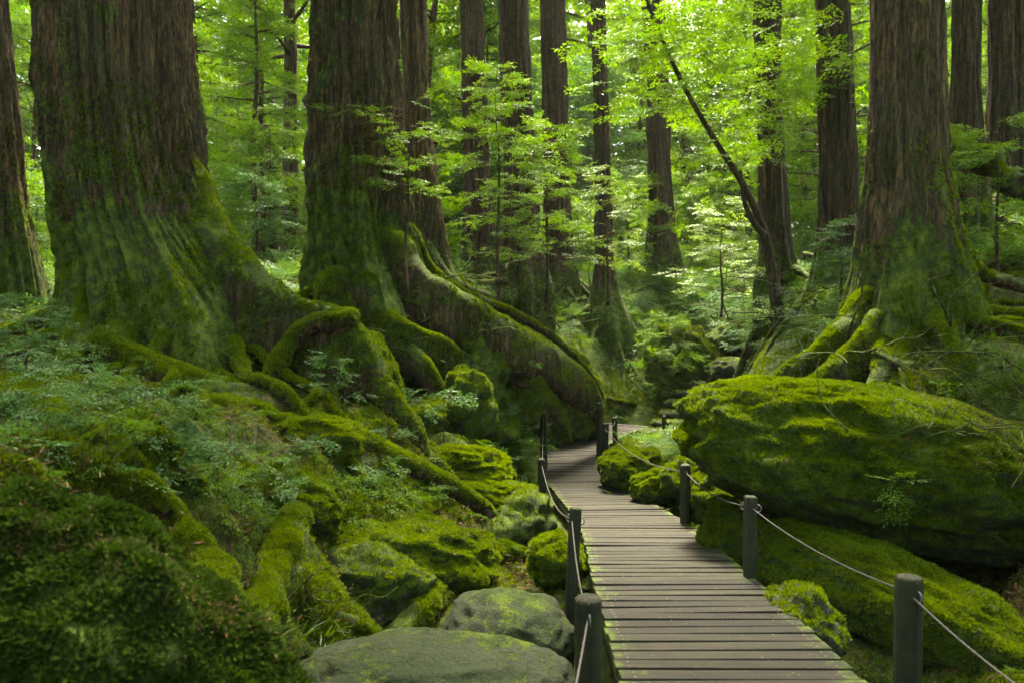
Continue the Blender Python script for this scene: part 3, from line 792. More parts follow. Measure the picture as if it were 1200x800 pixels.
T11 = tree('cedar', [(0, 1025, 1102), (100, 1024, 1102), (200, 1021, 1106), (270, 1011, 1120), (320, 1003, 1134), (360, 992, 1146), (400, 978, 1158)], 9.2, 16,
     'straight brown trunk standing on the bank behind the large moss boulder',
     roots=[([(1008, 352, 8.95), (990, 385, 8.8), (962, 410, 8.7), (930, 432, 8.65), (902, 452, 8.7)], [.09, .11, .10, .08, .06]),
            ([(1028, 372, 8.75), (1008, 402, 8.55), (975, 432, 8.4), (942, 458, 8.3)], [.09, .10, .09, .07]),
            ([(1118, 280, 9.2), (1140, 315, 9.2), (1175, 330, 9.1), (1230, 350, 9.0)], [.1, .1, .08, .06]),
            ([(1090, 380, 8.7), (1110, 415, 8.4), (1120, 445, 8.1), (1135, 475, 7.8)], [.14, .13, .11, .07]),
            ([(1030, 410, 8.4), (1060, 430, 8.2), (1100, 432, 8.1), (1160, 450, 7.9), (1230, 470, 7.5)], [.06, .09, .08, .07, .06]),
            ([(1035, 420, 8.4), (1028, 450, 8.2), (1015, 475, 8.0)], [.09, .09, .07])],
     crown=[((3.9, 10.6, 15.2), (3.3, 2.2, 2.0), 400, .9, 'leaf_mid', 14)],  # unseen crown shifted toward the path so it shades the near boardwalk
     skirt={0: .5, 1: .5, 3: .4}, fan=(.75, 15, 2.6, .085, 73, (math.pi * .85, math.pi * 2.15)), nth=280, nz=190, lobes=5, lobe_amp=.2, ridge=.042, seed=14, moss_h=2.2, moss_amt=.55, moss_tufts=5000)

T3b = tree('cedar', [(0, 470, 499), (150, 472, 506), (250, 476, 518), (310, 474, 530), (345, 468, 545)], 15.0, 17, 'slimmer brown trunk close behind the gnarled hollow tree',
     roots=[([(500, 290, 14.7), (530, 330, 14.6), (580, 352, 14.8)], [.14, .11, .06])],
     crown=[((-2.2, 15.8, 16.5), (2.6, 2.6, 2.0), 120, .9, 'leaf_mid', 15)], nth=110, nz=110, ridge=.03, seed=21, moss_h=2.2, moss_amt=.35)
def mid_tree(name, rows, d, top, label, roots=(), crown=None, sd=1, moss=.4, **kw):
    return tree(name, rows, d, top, label, roots, crown, 'bark_far', 0, fan=(.45, 6, 2.2, .10, sd + 300, (math.pi * .9, math.pi * 2.1), .5), nth=110, nz=90, ridge=.032, seed=sd, moss_h=2.0, moss_amt=moss, below=2.2, **kw)
mid_tree('cedar', [(0, 540, 566), (200, 543, 574), (300, 540, 582), (345, 534, 592)], 21, 19, 'hazy pale brown trunk between the hollow tree and the dark centre trunk', sd=31)
mid_tree('cedar', [(0, 583, 618), (100, 587, 622), (200, 592, 628), (290, 590, 634), (345, 578, 650)], 18, 18, 'dark centre trunk rising through bright leaf sprays',
     sd=32)
mid_tree('cedar', [(0, 632, 662), (200, 638, 666), (300, 636, 672), (350, 628, 684)], 22, 19, 'shadowy trunk just beyond the dark centre trunk', sd=33)
mid_tree('cedar', [(0, 692, 708), (150, 696, 713), (250, 698, 716), (310, 697, 720), (350, 690, 730), (388, 676, 746)], 21.0, 18, 'thin straight trunk with spreading mossy root foot above the walkway bend',
     sd=34, moss=.7)
mid_tree('cedar', [(0, 752, 778), (100, 758, 784), (200, 758, 786), (280, 758, 792), (325, 752, 802)], 25, 20, 'dark distant trunk above the bright green ferns', sd=35)
mid_tree('cedar', [(0, 884, 914), (130, 886, 916), (220, 888, 922), (290, 892, 928), (340, 884, 938)], 17.5, 18, 'forked grey trunk behind the thin leaning tree', sd=36)
mid_tree('cedar', [(0, 957, 994), (100, 960, 998), (200, 962, 1003), (270, 960, 1008), (320, 952, 1018), (350, 944, 1028)], 15.5, 18, 'reddish brown trunk with mossy foot left of the straight right trunk',
     
     crown=[((6.6, 15.8, 15.5), (2.8, 2.8, 2.2), 300, .9, 'leaf_mid', 16)], sd=37, moss=.6)
mid_tree('cedar', [(0, 1118, 1152), (100, 1117, 1152), (200, 1114, 1156), (300, 1108, 1164)], 13, 16, 'dark trunk in shade just right of the straight right trunk',
     crown=[((8.0, 13, 14), (3.0, 3.0, 2.2), 350, .9, 'leaf_mid', 17)], sd=38)
mid_tree('cedar', [(0, 1160, 1200), (100, 1160, 1204), (200, 1156, 1208), (300, 1150, 1216)], 14.5, 17, 'shaded trunk at the upper frame corner on the steep bank', sd=39)

# the thin leaning tree with one long arm
e = empty('leaning_tree', P(908, 345, 16), 'thin tree with one long arm slanting up and away over the path', 'tree')
off = P(908, 345, 16)
mb = MB(); add_tube(mb, [P(912, 420, 16) - off, P(910, 360, 16) - off, P(905, 320, 16) - off, P(898, 285, 16) - off, P(893, 262, 16) - off], [.18, .14, .12, .105, .085], 10, 24, .02, 4)
obj('trunk', mb.mesh('trunk', M['bark_far']), e)
mb = MB(); add_tube(mb, [P(q[0], q[1], q[2]) - off for q in [(896, 270, 16), (870, 215, 15.9), (838, 165, 15.8), (806, 110, 15.6), (780, 55, 15.5), (755, -10, 15.4), (735, -80, 15.3)]], [.08, .07, .06, .05, .04, .03, .015], 9, 50, .015, 4)
obj('limb', mb.mesh('limb', M['bark_far']), e)
mb = MB(); add_tube(mb, [P(q[0], q[1], 15.9) - off for q in [(900, 280), (884, 262), (872, 235), (868, 200)]], [.08, .07, .05, .03], 8, 20, .01, 4)
obj('limb', mb.mesh('limb', M['bark_far']), e)
g = np.random.default_rng(77); n = 520
lc = np.array([P(q[0], q[1], q[2]) for q in [(790, 60, 15.3), (830, 100, 15.8), (850, 40, 15), (770, 110, 16), (880, 130, 16), (740, 30, 15.5), (820, 10, 15.2), (920, 60, 15.4), (960, 100, 15.0), (870, 175, 16)]])
o_ = lc[g.integers(0, len(lc), n)] + g.normal(size=(n, 3)) * (.55, .6, .28) - off
V, F = place_sprays(o_, g.random(n) * 6.283, g.normal(-.05, .18, n), g.normal(0, .2, n), .62 * g.uniform(.6, 1.2, n), SPRAY, 5)
obj('crown', make_mesh('crown', V, F, M['leaf_bright'], False), e)

# ------------------------------------------------------------------ boulders
_ico = {}
def ico(sub):
    if sub not in _ico:
        import bmesh
        bm = bmesh.new(); bmesh.ops.create_icosphere(bm, subdivisions=sub, radius=1.0)
        v = np.array([x.co[:] for x in bm.verts]); f = np.array([[q.index for q in x.verts] for x in bm.faces]); bm.free(); _ico[sub] = (v, f)
    return _ico[sub]

def boulder(center, rad, label, name='boulder', mat='rock', sub=5, rz=0.0, tilt=(0, 0), seed=1, lump=.22, flat=.0, moss=6000, moss_up=-0.1, tuft=C_MOSS, tscale=(.3, .75), cat='boulder', group=None, boxy=.15):
    v, f = ico(sub); c = np.asarray(center, float)
    q = np.sign(v) * np.abs(v) ** (1 - boxy * .5)            # blocky rather than round
    q = q / np.linalg.norm(q, axis=1, keepdims=True) ** .6
    s = seed * 13.7
    q = q * (1 + 1.25 * lump * fbm(v * 1.3 + s, seed, 3) + lump * .6 * (.5 - np.abs(fbm(v * 2.6 + s, seed + 3, 3)) * 2) + .05 * fbm(v * 8 + s, seed + 9, 3))[:, None]
    if flat: q[:, 2] = np.where(q[:, 2] > 1 - flat, (1 - flat) + (q[:, 2] - 1 + flat) * .3, q[:, 2])
    q = q * np.array(rad)
    rot = np.array(Euler((R(tilt[0]), R(tilt[1]), R(rz))).to_matrix())
    q = q @ rot.T
    me = make_mesh(name, q, f, M[mat])
    o = obj(name, me, None, c); tag(o, label, cat, group)
    if moss:
        def wf(cc, nn): return np.clip(nn[:, 2] - moss_up, 0, 1) * (.35 + smooth01(fbm((cc + c) * 1.8, 4, 3), -.3, .2))
        p, nn = sample_surface(me, moss, wf, seed)
        if len(p): scatter('moss', p, norm(nn + np.array((0, 0, .35))), rng.uniform(*tscale, len(p)), tuft, o)
    return o

# right side
b_big = boulder(P(1030, 548, 7.3), (1.9, 1.15, .76), 'largest boulder, bright moss dome overhanging the boardwalk', mat='rock_full', sub=6, rz=-6, tilt=(-4, 13), seed=4, moss=46000, moss_up=-.35, lump=.12, boxy=-.1)
boulder(P(992, 690, 6.4), (1.4, .42, .42), 'long low mossy boulder wedged beneath the largest boulder beside the posts', mat='rock_full', sub=5, rz=-63, tilt=(0, 2), seed=6, moss=16000, moss_up=-.2, lump=.16)
boulder(P(842, 590, 8.6), (.34, .4, .36), 'mossy stone between boardwalk post and largest boulder', sub=4, seed=8, moss=4000, mat='rock_full', lump=.36)
boulder(P(858, 630, 7.4), (.28, .35, .36), 'tall narrow mossy stone behind the square boardwalk post', sub=4, seed=9, moss=3500, mat='rock_full', lump=.36)
boulder(P(738, 548, 11.4), (.46, .45, .30), 'low moss cushion stone beside the boardwalk bend', sub=4, seed=10, moss=4500, mat='rock_full', lump=.36)
boulder(P(772, 572, 10.2), (.36, .3, .22), 'small mossy stone at the boardwalk edge before the posts', sub=4, seed=11, moss=2500, lump=.36)
boulder(P(805, 560, 9.8), (.3, .35, .25), 'small yellowish moss stone under the left flank of the largest boulder', sub=4, seed=12, moss=2500, mat='rock_full', lump=.36)
boulder(P(945, 735, 5.2), (.22, .3, .22), 'grey green stone half under the boardwalk edge', sub=4, seed=13, moss=800, mat='rock_bare', lump=.36)
boulder(P(797, 428, 19.9), (.92, .75, 1.0), 'bright mossy boulder beside the stone steps', sub=5, seed=14, moss=6000, mat='rock_full', tilt=(0, -12))
boulder(P(868, 436, 18.8), (.85, .7, .36), 'pale smooth rock dome above the top step', sub=5, seed=15, moss=1200, mat='rock_bare')
boulder(P(880, 400, 21.5), (1.2, .9, .75), 'dark overhanging rock with a cave like shadow behind the pale dome', sub=4, seed=16, moss=1500, mat='rock', moss_up=.3, lump=.36)
# centre left, under the hollow tree
boulder(P(628, 468, 16.9), (1.45, 1.0, 1.35), 'tall moss covered rock face under the long straight root', sub=6, seed=18, moss=16000, mat='rock_full', moss_up=-.5, lump=.16)
boulder(P(470, 418, 11.5), (.5, .45, .36), 'mossy rock lump high on the slope under the hollow tree', sub=4, seed=61, moss=4000, mat='rock_full', moss_up=-.3, lump=.3)
boulder(P(560, 432, 12.6), (.5, .45, .42), 'mossy rock lump under the upper part of the long straight root', sub=4, seed=62, moss=4000, mat='rock_full', moss_up=-.3, lump=.3)
boulder(P(575, 505, 12.0), (.42, .4, .34), 'mossy rock lump low beside the pale seedling', sub=4, seed=63, moss=3500, mat='rock_full', moss_up=-.3, lump=.3)
boulder(P(500, 492, 10.6), (.4, .4, .28), 'mossy rock lump at the foot of the arching root', sub=4, seed=64, moss=3500, mat='rock_full', moss_up=-.3, lump=.3)
boulder(P(590, 468, 13.1), (.66, .62, .85), 'mossy rock shoulder just under the middle of the long straight root', sub=5, seed=17, moss=9000, mat='rock_full', moss_up=-.4, lump=.15)
boulder(P(500, 440, 12.4), (1.25, .9, .85), 'wide dark mossy rock below the hollow tree', sub=5, seed=19, moss=9000, mat='rock_full', moss_up=-.3)
boulder(P(545, 478, 10.9), (.42, .5, .55), 'leaning mossy stone slab in front of the dark rock', sub=4, seed=20, moss=4000, mat='rock_full', tilt=(0, 28), moss_up=-.4, lump=.36)
boulder(P(408, 450, 9.6), (.62, .6, .6), 'round mossy rock under the arching root', sub=5, seed=21, moss=8000, mat='rock_full', moss_up=-.5)
# left foot of the bank
boulder(P(585, 612, 8.7), (.62, .6, .42), 'dark damp boulder under the overhanging bank beside the boardwalk', sub=5, seed=23, moss=1500, mat='rock', moss_up=.4)
boulder(P(595, 742, 5.3), (.46, .5, .26), 'flat pale green rock beside the near boardwalk posts', sub=5, seed=24, moss=0, mat='rock_film', moss_up=.2, lump=.13)
boulder(P(500, 800, 4.3), (.78, .45, .24), 'broad smooth rock along the bottom frame edge', sub=5, seed=25, moss=0, mat='rock_film', moss_up=.1, rz=4, lump=.12)
boulder(P(655, 660, 7.0), (.25, .3, .22), 'small mossy stone left of the boardwalk edge', sub=4, seed=26, moss=1800, mat='rock_full', lump=.36)
boulder(P(420, 690, 6.4), (.7, .5, .38), 'dark rock in the hollow beneath the moss shelf', sub=5, seed=27, moss=1500, mat='rock', moss_up=.2)
boulder(P(470, 640, 6.9), (.85, .55, .30), 'moss shelf jutting out of the bank above the dark hollow', sub=5, seed=28, moss=12000, mat='rock_full', moss_up=-.4, tilt=(0, 8))
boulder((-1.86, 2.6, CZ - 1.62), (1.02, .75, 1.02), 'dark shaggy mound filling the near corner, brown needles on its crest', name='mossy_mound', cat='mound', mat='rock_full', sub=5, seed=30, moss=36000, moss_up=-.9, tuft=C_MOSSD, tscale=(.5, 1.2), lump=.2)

# ------------------------------------------------------------------ boardwalk
walk = empty('boardwalk', (0, 0, 0)); tag(walk, 'weathered plank boardwalk curving between moss boulders', None, None, 'structure')
def plank_mesh():
    import bmesh
    bm = bmesh.new(); bmesh.ops.create_cube(bm, size=1.0)
    bmesh.ops.scale(bm, vec=(1.0, .114, .045), verts=bm.verts)
    bmesh.ops.bevel(bm, geom=list(bm.edges), offset=.003, segments=1, affect='EDGES')
    for sx in (-.44, .44):
        for sy in (-.03, .03):
            r = bmesh.ops.create_circle(bm, cap_ends=True, segments=6, radius=.006, matrix=Matrix.Translation((sx, sy + sx * .01, .0235)))
            for f in {f for v in r['verts'] for f in v.link_faces}: f.material_index = 1
    me = bpy.data.meshes.new('plank'); bm.to_mesh(me); bm.free(); me.materials.append(M['plank']); me.materials.append(M['iron']); return me
PM = plank_mesh()
s = 0.3
while s < WS[-1] - .05:
    a = walk_at(s); b = walk_at(s + .05); c = walk_at(max(0, s - .05)); t = b - c
    o = obj('plank', PM, walk, (a[0], a[1], a[2] - .0225 + random.gauss(0, .0025)))
    o.rotation_euler = (math.atan2(t[2], math.hypot(t[0], t[1])) + random.gauss(0, .008), random.gauss(0, .004), math.atan2(t[1], t[0]) - math.pi / 2 + random.gauss(0, .006) + (.05 if s < 6 else 0))
    o.scale = (a[3] + random.gauss(0, .012), 1 + random.gauss(0, .02), 1)
    s += .139
def stringer(side, inset):
    ss = np.linspace(0.2, WS[-1] - .1, 90); L = []
    for q in ss:
        a = walk_at(q); b = walk_at(min(q + .05, WS[-1])); t = b - walk_at(max(0, q - .05)); t = t[:2] / np.linalg.norm(t[:2]); nrm = np.array((t[1], -t[0])) * side
        cpt = a[:2] + nrm * (a[3] / 2 - inset)
        for dx, dz in ((-.045, -.052), (.045, -.052), (.045, -.20), (-.045, -.20)): L.append((cpt[0] + nrm[0] * dx, cpt[1] + nrm[1] * dx, a[2] + dz))
    n = len(ss); i = np.arange(n - 1)[:, None] * 4; j = np.arange(4)[None]; j2 = (j + 1) % 4
    F = np.stack([i + j, i + 4 + j, i + 4 + j2, i + j2], -1).reshape(-1, 4); F = np.vstack([F, [[0, 1, 2, 3], [n * 4 - 1, n * 4 - 2, n * 4 - 3, n * 4 - 4]]])
    obj('beam', make_mesh('beam', L, F, M['beam'], False), walk)
stringer(-1, .06); stringer(1, .06)

# posts and ropes
def post_mesh(r, h, below, sides, dome, sd=0):
    """a weathered post: flat facets (or round), checks running down it, worn top edge"""
    n = 40; th = np.arange(n) / n * 6.283185
    zs = np.concatenate([np.linspace(-below, h - .05, 16), [h - .03, h - .015, h - .004, h + dome * .5, h + dome]])
    sc = np.concatenate([np.ones(16), [.995, .985, .95, .75, .35]])
    k = math.pi / sides; fac = math.cos(k) / np.cos((th % (2 * k)) - k) if sides < 12 else np.ones(n)
    fac = fac / fac.max() if sides < 12 else fac
    g = np.random.default_rng(sd + 5); chk = np.zeros(n)
    for q in range(4): chk[g.integers(0, n)] -= g.uniform(.03, .09)
    TH, Z = np.meshgrid(th, zs)
    nz = fbm(np.stack([np.cos(TH) * 5, np.sin(TH) * 5, Z * 3 + sd], -1), sd, 3) * .035
    K = r * (fac[None] + nz + chk[None] * smooth01(fbm(np.stack([TH * 0 + sd, TH, Z * 2], -1), sd + 3, 2), -.4, .2)) * sc[:, None]
    V = np.stack([np.cos(TH) * K, np.sin(TH) * K, Z + nz * .1], -1).reshape(-1, 3); V = np.vstack([V, [0, 0, h + dome]])
    m = len(zs); i = np.arange(m - 1)[:, None] * n; j = np.arange(n)[None]; j2 = (j + 1) % n
    F = np.stack([i + j, i + j2, i + n + j2, i + n + j], -1).reshape(-1, 4); jj = np.arange(n)
    F3 = np.stack([(m - 1) * n + jj, (m - 1) * n + (jj + 1) % n, np.full(n, len(V) - 1)], 1)
    return make_mesh('post', V, [F, F3], M['post'], False)
EYE = None
def post(px, py_top, d, h, r, label, sides=12, dome=.012, below=.9, rz=0., lean=(0, 0)):
    global EYE
    t = P(px, py_top, d); base = (t[0], t[1], t[2] - h)
    o = obj('boardwalk_post', post_mesh(r, h, below, sides, dome, int(px)), None, base); tag(o, label, 'post', 'rope posts along the boardwalk'); o.rotation_euler = (random.gauss(0, .025), random.gauss(0, .025), rz)
    if EYE is None:
        a = np.linspace(0, math.pi, 9); pts = np.stack([np.zeros(9), -np.sin(a) * .03, np.cos(a) * .028], 1)
        V, F, f3 = tube(pts, [.005, .005], 6, 14); EYE = make_mesh('rope_staple', V, [F, f3], M['iron'])
    for sgn in (0, 1):
        q = obj('rope_staple', EYE, o, (0, (-1 if sgn == 0 else 1) * (r - .004), h - .085)); q.rotation_euler[2] = 0 if sgn == 0 else math.pi
    return np.array((t[0], t[1], t[2] - .085)), r
pL = [post(640, 930, 2.15, .52, .066, 'post beside the viewer just outside the lower frame edge'),
      post(690, 699, 3.72, .52, .066, 'nearest round topped post at the lower frame edge'),
      post(670, 595, 5.70, .60, .055, 'post with rope on the inner side, second from the bottom edge', 4, .004, rz=.9),
      post(635, 538, 10.6, .62, .055, 'post where the bank moss meets the boardwalk', 8, .02),
      post(637, 484, 13.7, .60, .062, 'far post beside the pale seedling at the outer bend', 8, .01),
      post(702, 472, 14.6, .60, .05, 'far post in the shadow where the long root reaches the ground', 8, .01)]
pR = [post(1300, 850, 2.6, .55, .068, 'post outside the lower frame corner holding the near rope', 8),
      post(1063, 675, 3.95, .55, .068, 'nearest eight sided post beside the dark crevice', 8, .004, rz=.2),
      post(879, 581, 5.95, .60, .056, 'square post in front of the long low boulder', 4, .004, rz=.9),
      post(803, 544, 8.5, .58, .058, 'post in front of the left flank of the largest boulder', 8),
      post(708, 496, 12.6, .80, .055, 'tall post on the inner bend of the boardwalk', 8),
      post(721, 489, 15.8, .55, .055, 'post behind the inner bend where the walkway turns toward the steps', 8),
      post(778, 487, 16.4, .50, .045, 'short post in front of the stone steps', 8)]
def rope(a, b, sag, label):
    pa, ra = a; pb, rb = b; d = norm(pb - pa)
    A = pa + d * ra; Bp = pb - d * rb
    t = np.linspace(0, 1, 12)[:, None]; pts = A + (Bp - A) * t - np.array((0, 0, 1)) * sag * 4 * t * (1 - t)
    V, F, f3 = tube(pts, [.0048, .0048], 8, 90)
    k = np.arange(90)[:, None]; j = np.arange(8)[None]
    c = catmull(pts, 90)
    q = V[:720].reshape(90, 8, 3); q = c[:, None] + (q - c[:, None]) * (1 + .22 * np.cos(3 * (j * math.pi / 4) + k * 1.9))[..., None]; V[:720] = q.reshape(-1, 3)
    tag(obj('rope', make_mesh('rope', V, [F, f3], M['rope'])), label, 'rope', 'ropes strung between the posts')
rope(pL[1], pL[0], .03, 'rope dropping from the nearest round topped post out of the frame')
rope(pL[2], pL[1], .12, 'slack rope between the nearest round post and the next post behind it')
rope(pL[3], pL[2], .16, 'rope along the bank side from the moss post to the second post')
rope(pL[4], pL[3], .12, 'rope between the outer bend post and the bank moss post')
rope(pL[5], pL[4], .10, 'far rope crossing in front of the tall mossy rock face')
rope(pR[1], pR[0], .03, 'rope running from the eight sided post out at the lower frame corner')
rope(pR[2], pR[1], .05, 'taut rope between the square post and the eight sided post')
rope(pR[3], pR[2], .07, 'rope between the square post and the post before the largest boulder')
rope(pR[4], pR[3], .14, 'sagging rope over the low moss cushion stone')
rope(pR[5], pR[4], .08, 'short rope between the two posts at the inner bend')

# stone steps behind the largest boulder
for i, (px, py, d, rx, ry, lab) in enumerate([
    (772, 502, 17.3, .5, .4, 'lowest broad stone step where the boardwalk ends'),
    (786, 491, 17.7, .45, .4, 'second stone step up from the boardwalk end'),
    (793, 480, 18.1, .42, .4, 'third stone step up, left of the largest boulder'),
    (798, 468, 18.5, .42, .4, 'fourth stone step, level with the foot of the bright boulder'),
    (808, 457, 18.9, .45, .4, 'fifth stone step beside the bright mossy boulder'),
    (836, 446, 19.3, .75, .5, 'long flat top step in front of the pale rock dome')]):
    boulder(P(px, py, d) - np.array((0, 0, .09)), (rx, ry, .13), lab, name='stone_step', cat='step', group='stone steps', mat='rock_bare', sub=4, seed=40 + i, moss=250, lump=.1, flat=.3, boxy=.9)

# ------------------------------------------------------------------ undergrowth on the ground
def seedling_mesh(name, sd, n, size, h, mat, tmpl=None, pitch=(.25, .25)):
    g = np.random.default_rng(sd); mb = MB()
    add_tube(mb, [(0, 0, -.04), (g.normal(0, .01), g.normal(0, .01), h * .6), (g.normal(0, .02), g.normal(0, .02), h)], [.004, .003, .002], 4, 5)
    o = np.stack([g.normal(0, .012, n), g.normal(0, .012, n), h * g.uniform(.35, 1.0, n)], 1)
    V, F = place_sprays(o, np.arange(n) * 2.4 + g.normal(0, .3, n), g.normal(*pitch, n), g.normal(0, .25, n), size * g.uniform(.6, 1.15, n), tmpl or SPRAY, sd)
    mb.v.append(V); mb.f4.append(F + mb.n); mb.n += len(V)
    me = mb.mesh(name, M[mat], False); return me
C_SEED = hidden_coll('seedling', [seedling_mesh('seedling', 300 + k, 5, .20, .08, 'leaf_mid') for k in range(4)])
C_SEEDB = hidden_coll('blue_seedling', [seedling_mesh('blue_seedling', 320 + k, 5, .30, .12, 'leaf_blue', SPRAY, (.15, .2)) for k in range(4)])
FROND = [spray_template(400 + k, 10, 5, .11, .38, .15) for k in range(3)]
C_FERN = hidden_coll('fern', [seedling_mesh('fern', 340 + k, 7, .50, .06, ('leaf_mid', 'leaf_bright', 'leaf_blue')[k % 3], FROND, (.55, .22)) for k in range(3)])

def proj(p):
    d = np.maximum(p[:, 1], .3); return 600 + FPX * p[:, 0] / d, 400 - FPX * (p[:, 2] - CZ) / d, d
def seen(p, m=60):
    px, py, d = proj(p); return (px > -m) & (px < 1200 + m) & (py < 860) & (p[:, 1] > 1.5)
def blobs(p, bl):
    px, py, d = proj(p); r = 0
    for (cx, cy_, rx, ry, a) in bl: r = np.maximum(r, a * np.exp(-((px - cx) / rx) ** 2 - ((py - cy_) / ry) ** 2))
    return r
def off_walk(p):
    wd, _ = walk_dist(p[:, 0], p[:, 1]); return wd > .68
def on_ground(nm, n, wfun, scl, coll, label, sd, upmix=1.0):
    p, nn = sample_surface(ground_me, n, lambda c, m_: wfun(c, m_) * seen(c) / np.maximum(c[:, 1], 2) ** 1.6, sd)
    g = np.random.default_rng(sd + 1)
    k = off_walk(p); p = p[k]; nn = nn[k]
    return scatter(nm, p, norm(nn + np.array((0, 0, upmix)) + g.normal(0, .15, nn.shape)), g.uniform(scl[0], scl[1], len(p)) * (1 + .03 * np.maximum(p[:, 1] - 6, 0)), coll, None, label, sd)

nzf = lambda c, s, f, a: smooth01(fbm(c * f + s, s, 3), a - .12, a + .12)
on_ground('moss', 120000, lambda c, m_: (.08 + nzf(c, 5, 1.5, .0)) * (c[:, 1] < 20), (.4, 1.0), C_MOSS, 'yellow green moss carpet over the forest floor', 51, .5)
on_ground('undergrowth', 220, lambda c, m_: (c[:, 1] < 16) * (.015 + blobs(c, [(60, 400, 130, 40, .7), (200, 550, 110, 40, .9), (330, 620, 70, 40, 1.0), (430, 580, 90, 40, 1.0), (480, 610, 60, 40, .9), (1150, 420, 90, 80, .5), (620, 440, 60, 30, .3)])) * (.35 + .65 * nzf(c, 8, 1.3, .05)) * (c[:, 1] > 3.7), (.5, 1.1), C_SEED, 'small green seedlings covering the left bank', 52)
on_ground('undergrowth', 90, lambda c, m_: (c[:, 1] < 12) * (.005 + blobs(c, [(60, 520, 90, 35, 1.2), (160, 540, 110, 40, 1.2), (30, 370, 110, 40, .8), (300, 600, 90, 30, .8)])) * (.45 + .55 * nzf(c, 9, 1.1, .05)) * (c[:, 1] > 3.7), (.5, .95), C_SEEDB, 'blue green leafy seedlings spread over the left bank', 53)
on_ground('ferns', 4200, lambda c, m_: (c[:, 1] > 11) * (c[:, 1] < 45) * (1 - .97 * np.minimum(1, blobs(c, [(790, 480, 90, 45, 1.6), (860, 430, 70, 30, 1.6), (720, 500, 60, 40, 1.6), (700, 450, 60, 40, 1.2), (797, 425, 60, 45, 1.6)]))) * (.25 + blobs(c, [(790, 350, 120, 40, 1.5), (1150, 300, 80, 120, 1.2)])), (.5, 1.2), C_FERN, 'feathery green ferns carpeting the forest floor beyond the boulders', 54)
on_ground('leaf_litter', 16000, lambda c, m_: (c[:, 1] < 14) * (.25 + nzf(c, 12, 1.0, .1)), (.7, 1.4), C_LITTER, 'brown dead needles and twigs lying on the ground', 55, .2)
on_ground('grass_tufts', 450, lambda c, m_: (c[:, 1] < 14) * (c[:, 1] > 3.9) * (.01 + blobs(c, [(1130, 460, 110, 60, 1.5), (330, 720, 50, 50, .5)])), (.5, 1.2), C_GRASS, 'thin grass blades among roots and stones', 56)

# ------------------------------------------------------------------ the wood behind
PROTO = {
    'tall_bright': (shrub_parts(14, 3.4, 46, 17, .95, 'leaf_bright', 501, .14, .13, (.6, .3), SPRAY, 'round', tumble=.36), 'young leafy tree', 'tall yellow green tree in the sunlit wood behind the trunks'),
    'tall_mid': (shrub_parts(13, 3.2, 46, 17, .90, 'leaf_mid', 502, .12, .12, (-.5, .2), SPRAY, 'round', tumble=.36), 'young leafy tree', 'tall mid green tree in the wood behind the trunks'),
    'blue': (shrub_parts(9.5, 3.0, 44, 15, .85, 'leaf_blue', 503, .08, .10, (.2, -.3), SPRAY, 'cone'), 'conifer', 'blue green layered tree in the hazy wood behind the trunks'),
    'conifer': (shrub_parts(19, 3.0, 44, 15, 1.0, 'leaf_mid', 504, .35, .24, (.1, .1), SPRAY, 'cone'), 'tall tree', 'tall slim tree in the wood behind the trunks'),
    'bush_mid': (shrub_parts(2.8, 1.5, 26, 11, .55, 'leaf_mid', 505, .08, .03, (.1, .1), SPRAY, 'round', tumble=.36), 'bush', 'green bush in the thicket behind the trunks'),
    'bush_blue': (shrub_parts(2.4, 1.5, 26, 11, .55, 'leaf_blue', 506, .08, .03, (.1, -.1), SPRAY, 'umbrella'), 'bush', 'blue green bush in the thicket behind the trunks'),
    'bush_bright': (shrub_parts(3.4, 1.6, 28, 11, .55, 'leaf_bright', 507, .1, .03, (-.1, .1), SPRAY, 'round', tumble=.36), 'bush', 'yellow green bush in the thicket behind the trunks'),
}
NAMES = {'tall_bright': 'young_tree', 'tall_mid': 'young_tree', 'blue': 'layered_tree', 'conifer': 'tall_tree', 'bush_mid': 'bush', 'bush_blue': 'bush', 'bush_bright': 'bush'}
CATS = {'tall_bright': 'tree', 'tall_mid': 'tree', 'blue': 'tree', 'conifer': 'tree', 'bush_mid': 'bush', 'bush_blue': 'bush', 'bush_bright': 'bush'}
g = np.random.default_rng(99)
GAPS = [(-200, 225, 'past the thickest tree'), (225, 360, 'in the gap between the two largest trunks'), (360, 545, 'beside the hollow tree'), (545, 690, 'around the dark centre trunk'),
        (690, 780, 'beyond the thin straight trunk'), (780, 890, 'over the ferns past the stone steps'), (890, 1020, 'behind the thin leaning tree'), (1020, 1500, 'beyond the straight right trunk')]
ORD = ['first', 'second', 'third', 'fourth', 'fifth', 'sixth', 'seventh', 'eighth', 'ninth', 'tenth']
todo = []
def put(kind, px, d, s=1.0): todo.append((kind, px, d, s, g.random() * 6.283))
def px_free(d, tall=True):
    while True:
        px = g.uniform(-10, 1230)
        if d < 30 and (70 < px < 190 or 375 < px < 460 or 1035 < px < 1095 or (tall and 620 < px < 900)): continue
        return px
for i in range(20):
    d = g.uniform(21, 34); put(g.choice(['tall_bright', 'tall_bright', 'tall_mid', 'blue', 'conifer', 'conifer']), px_free(d), d, g.uniform(.7, 1.15))
for i in range(42):
    d = g.uniform(34, 62); put(g.choice(['tall_bright', 'tall_mid', 'blue', 'conifer', 'conifer', 'tall_mid']), px_free(d), d, g.uniform(.9, 1.5))
for i in range(44):
    d = g.uniform(17.5, 40); put(g.choice(['bush_mid', 'bush_blue', 'bush_bright']), px_free(d, False), d, g.uniform(.6, 1.1))
cnt = {}
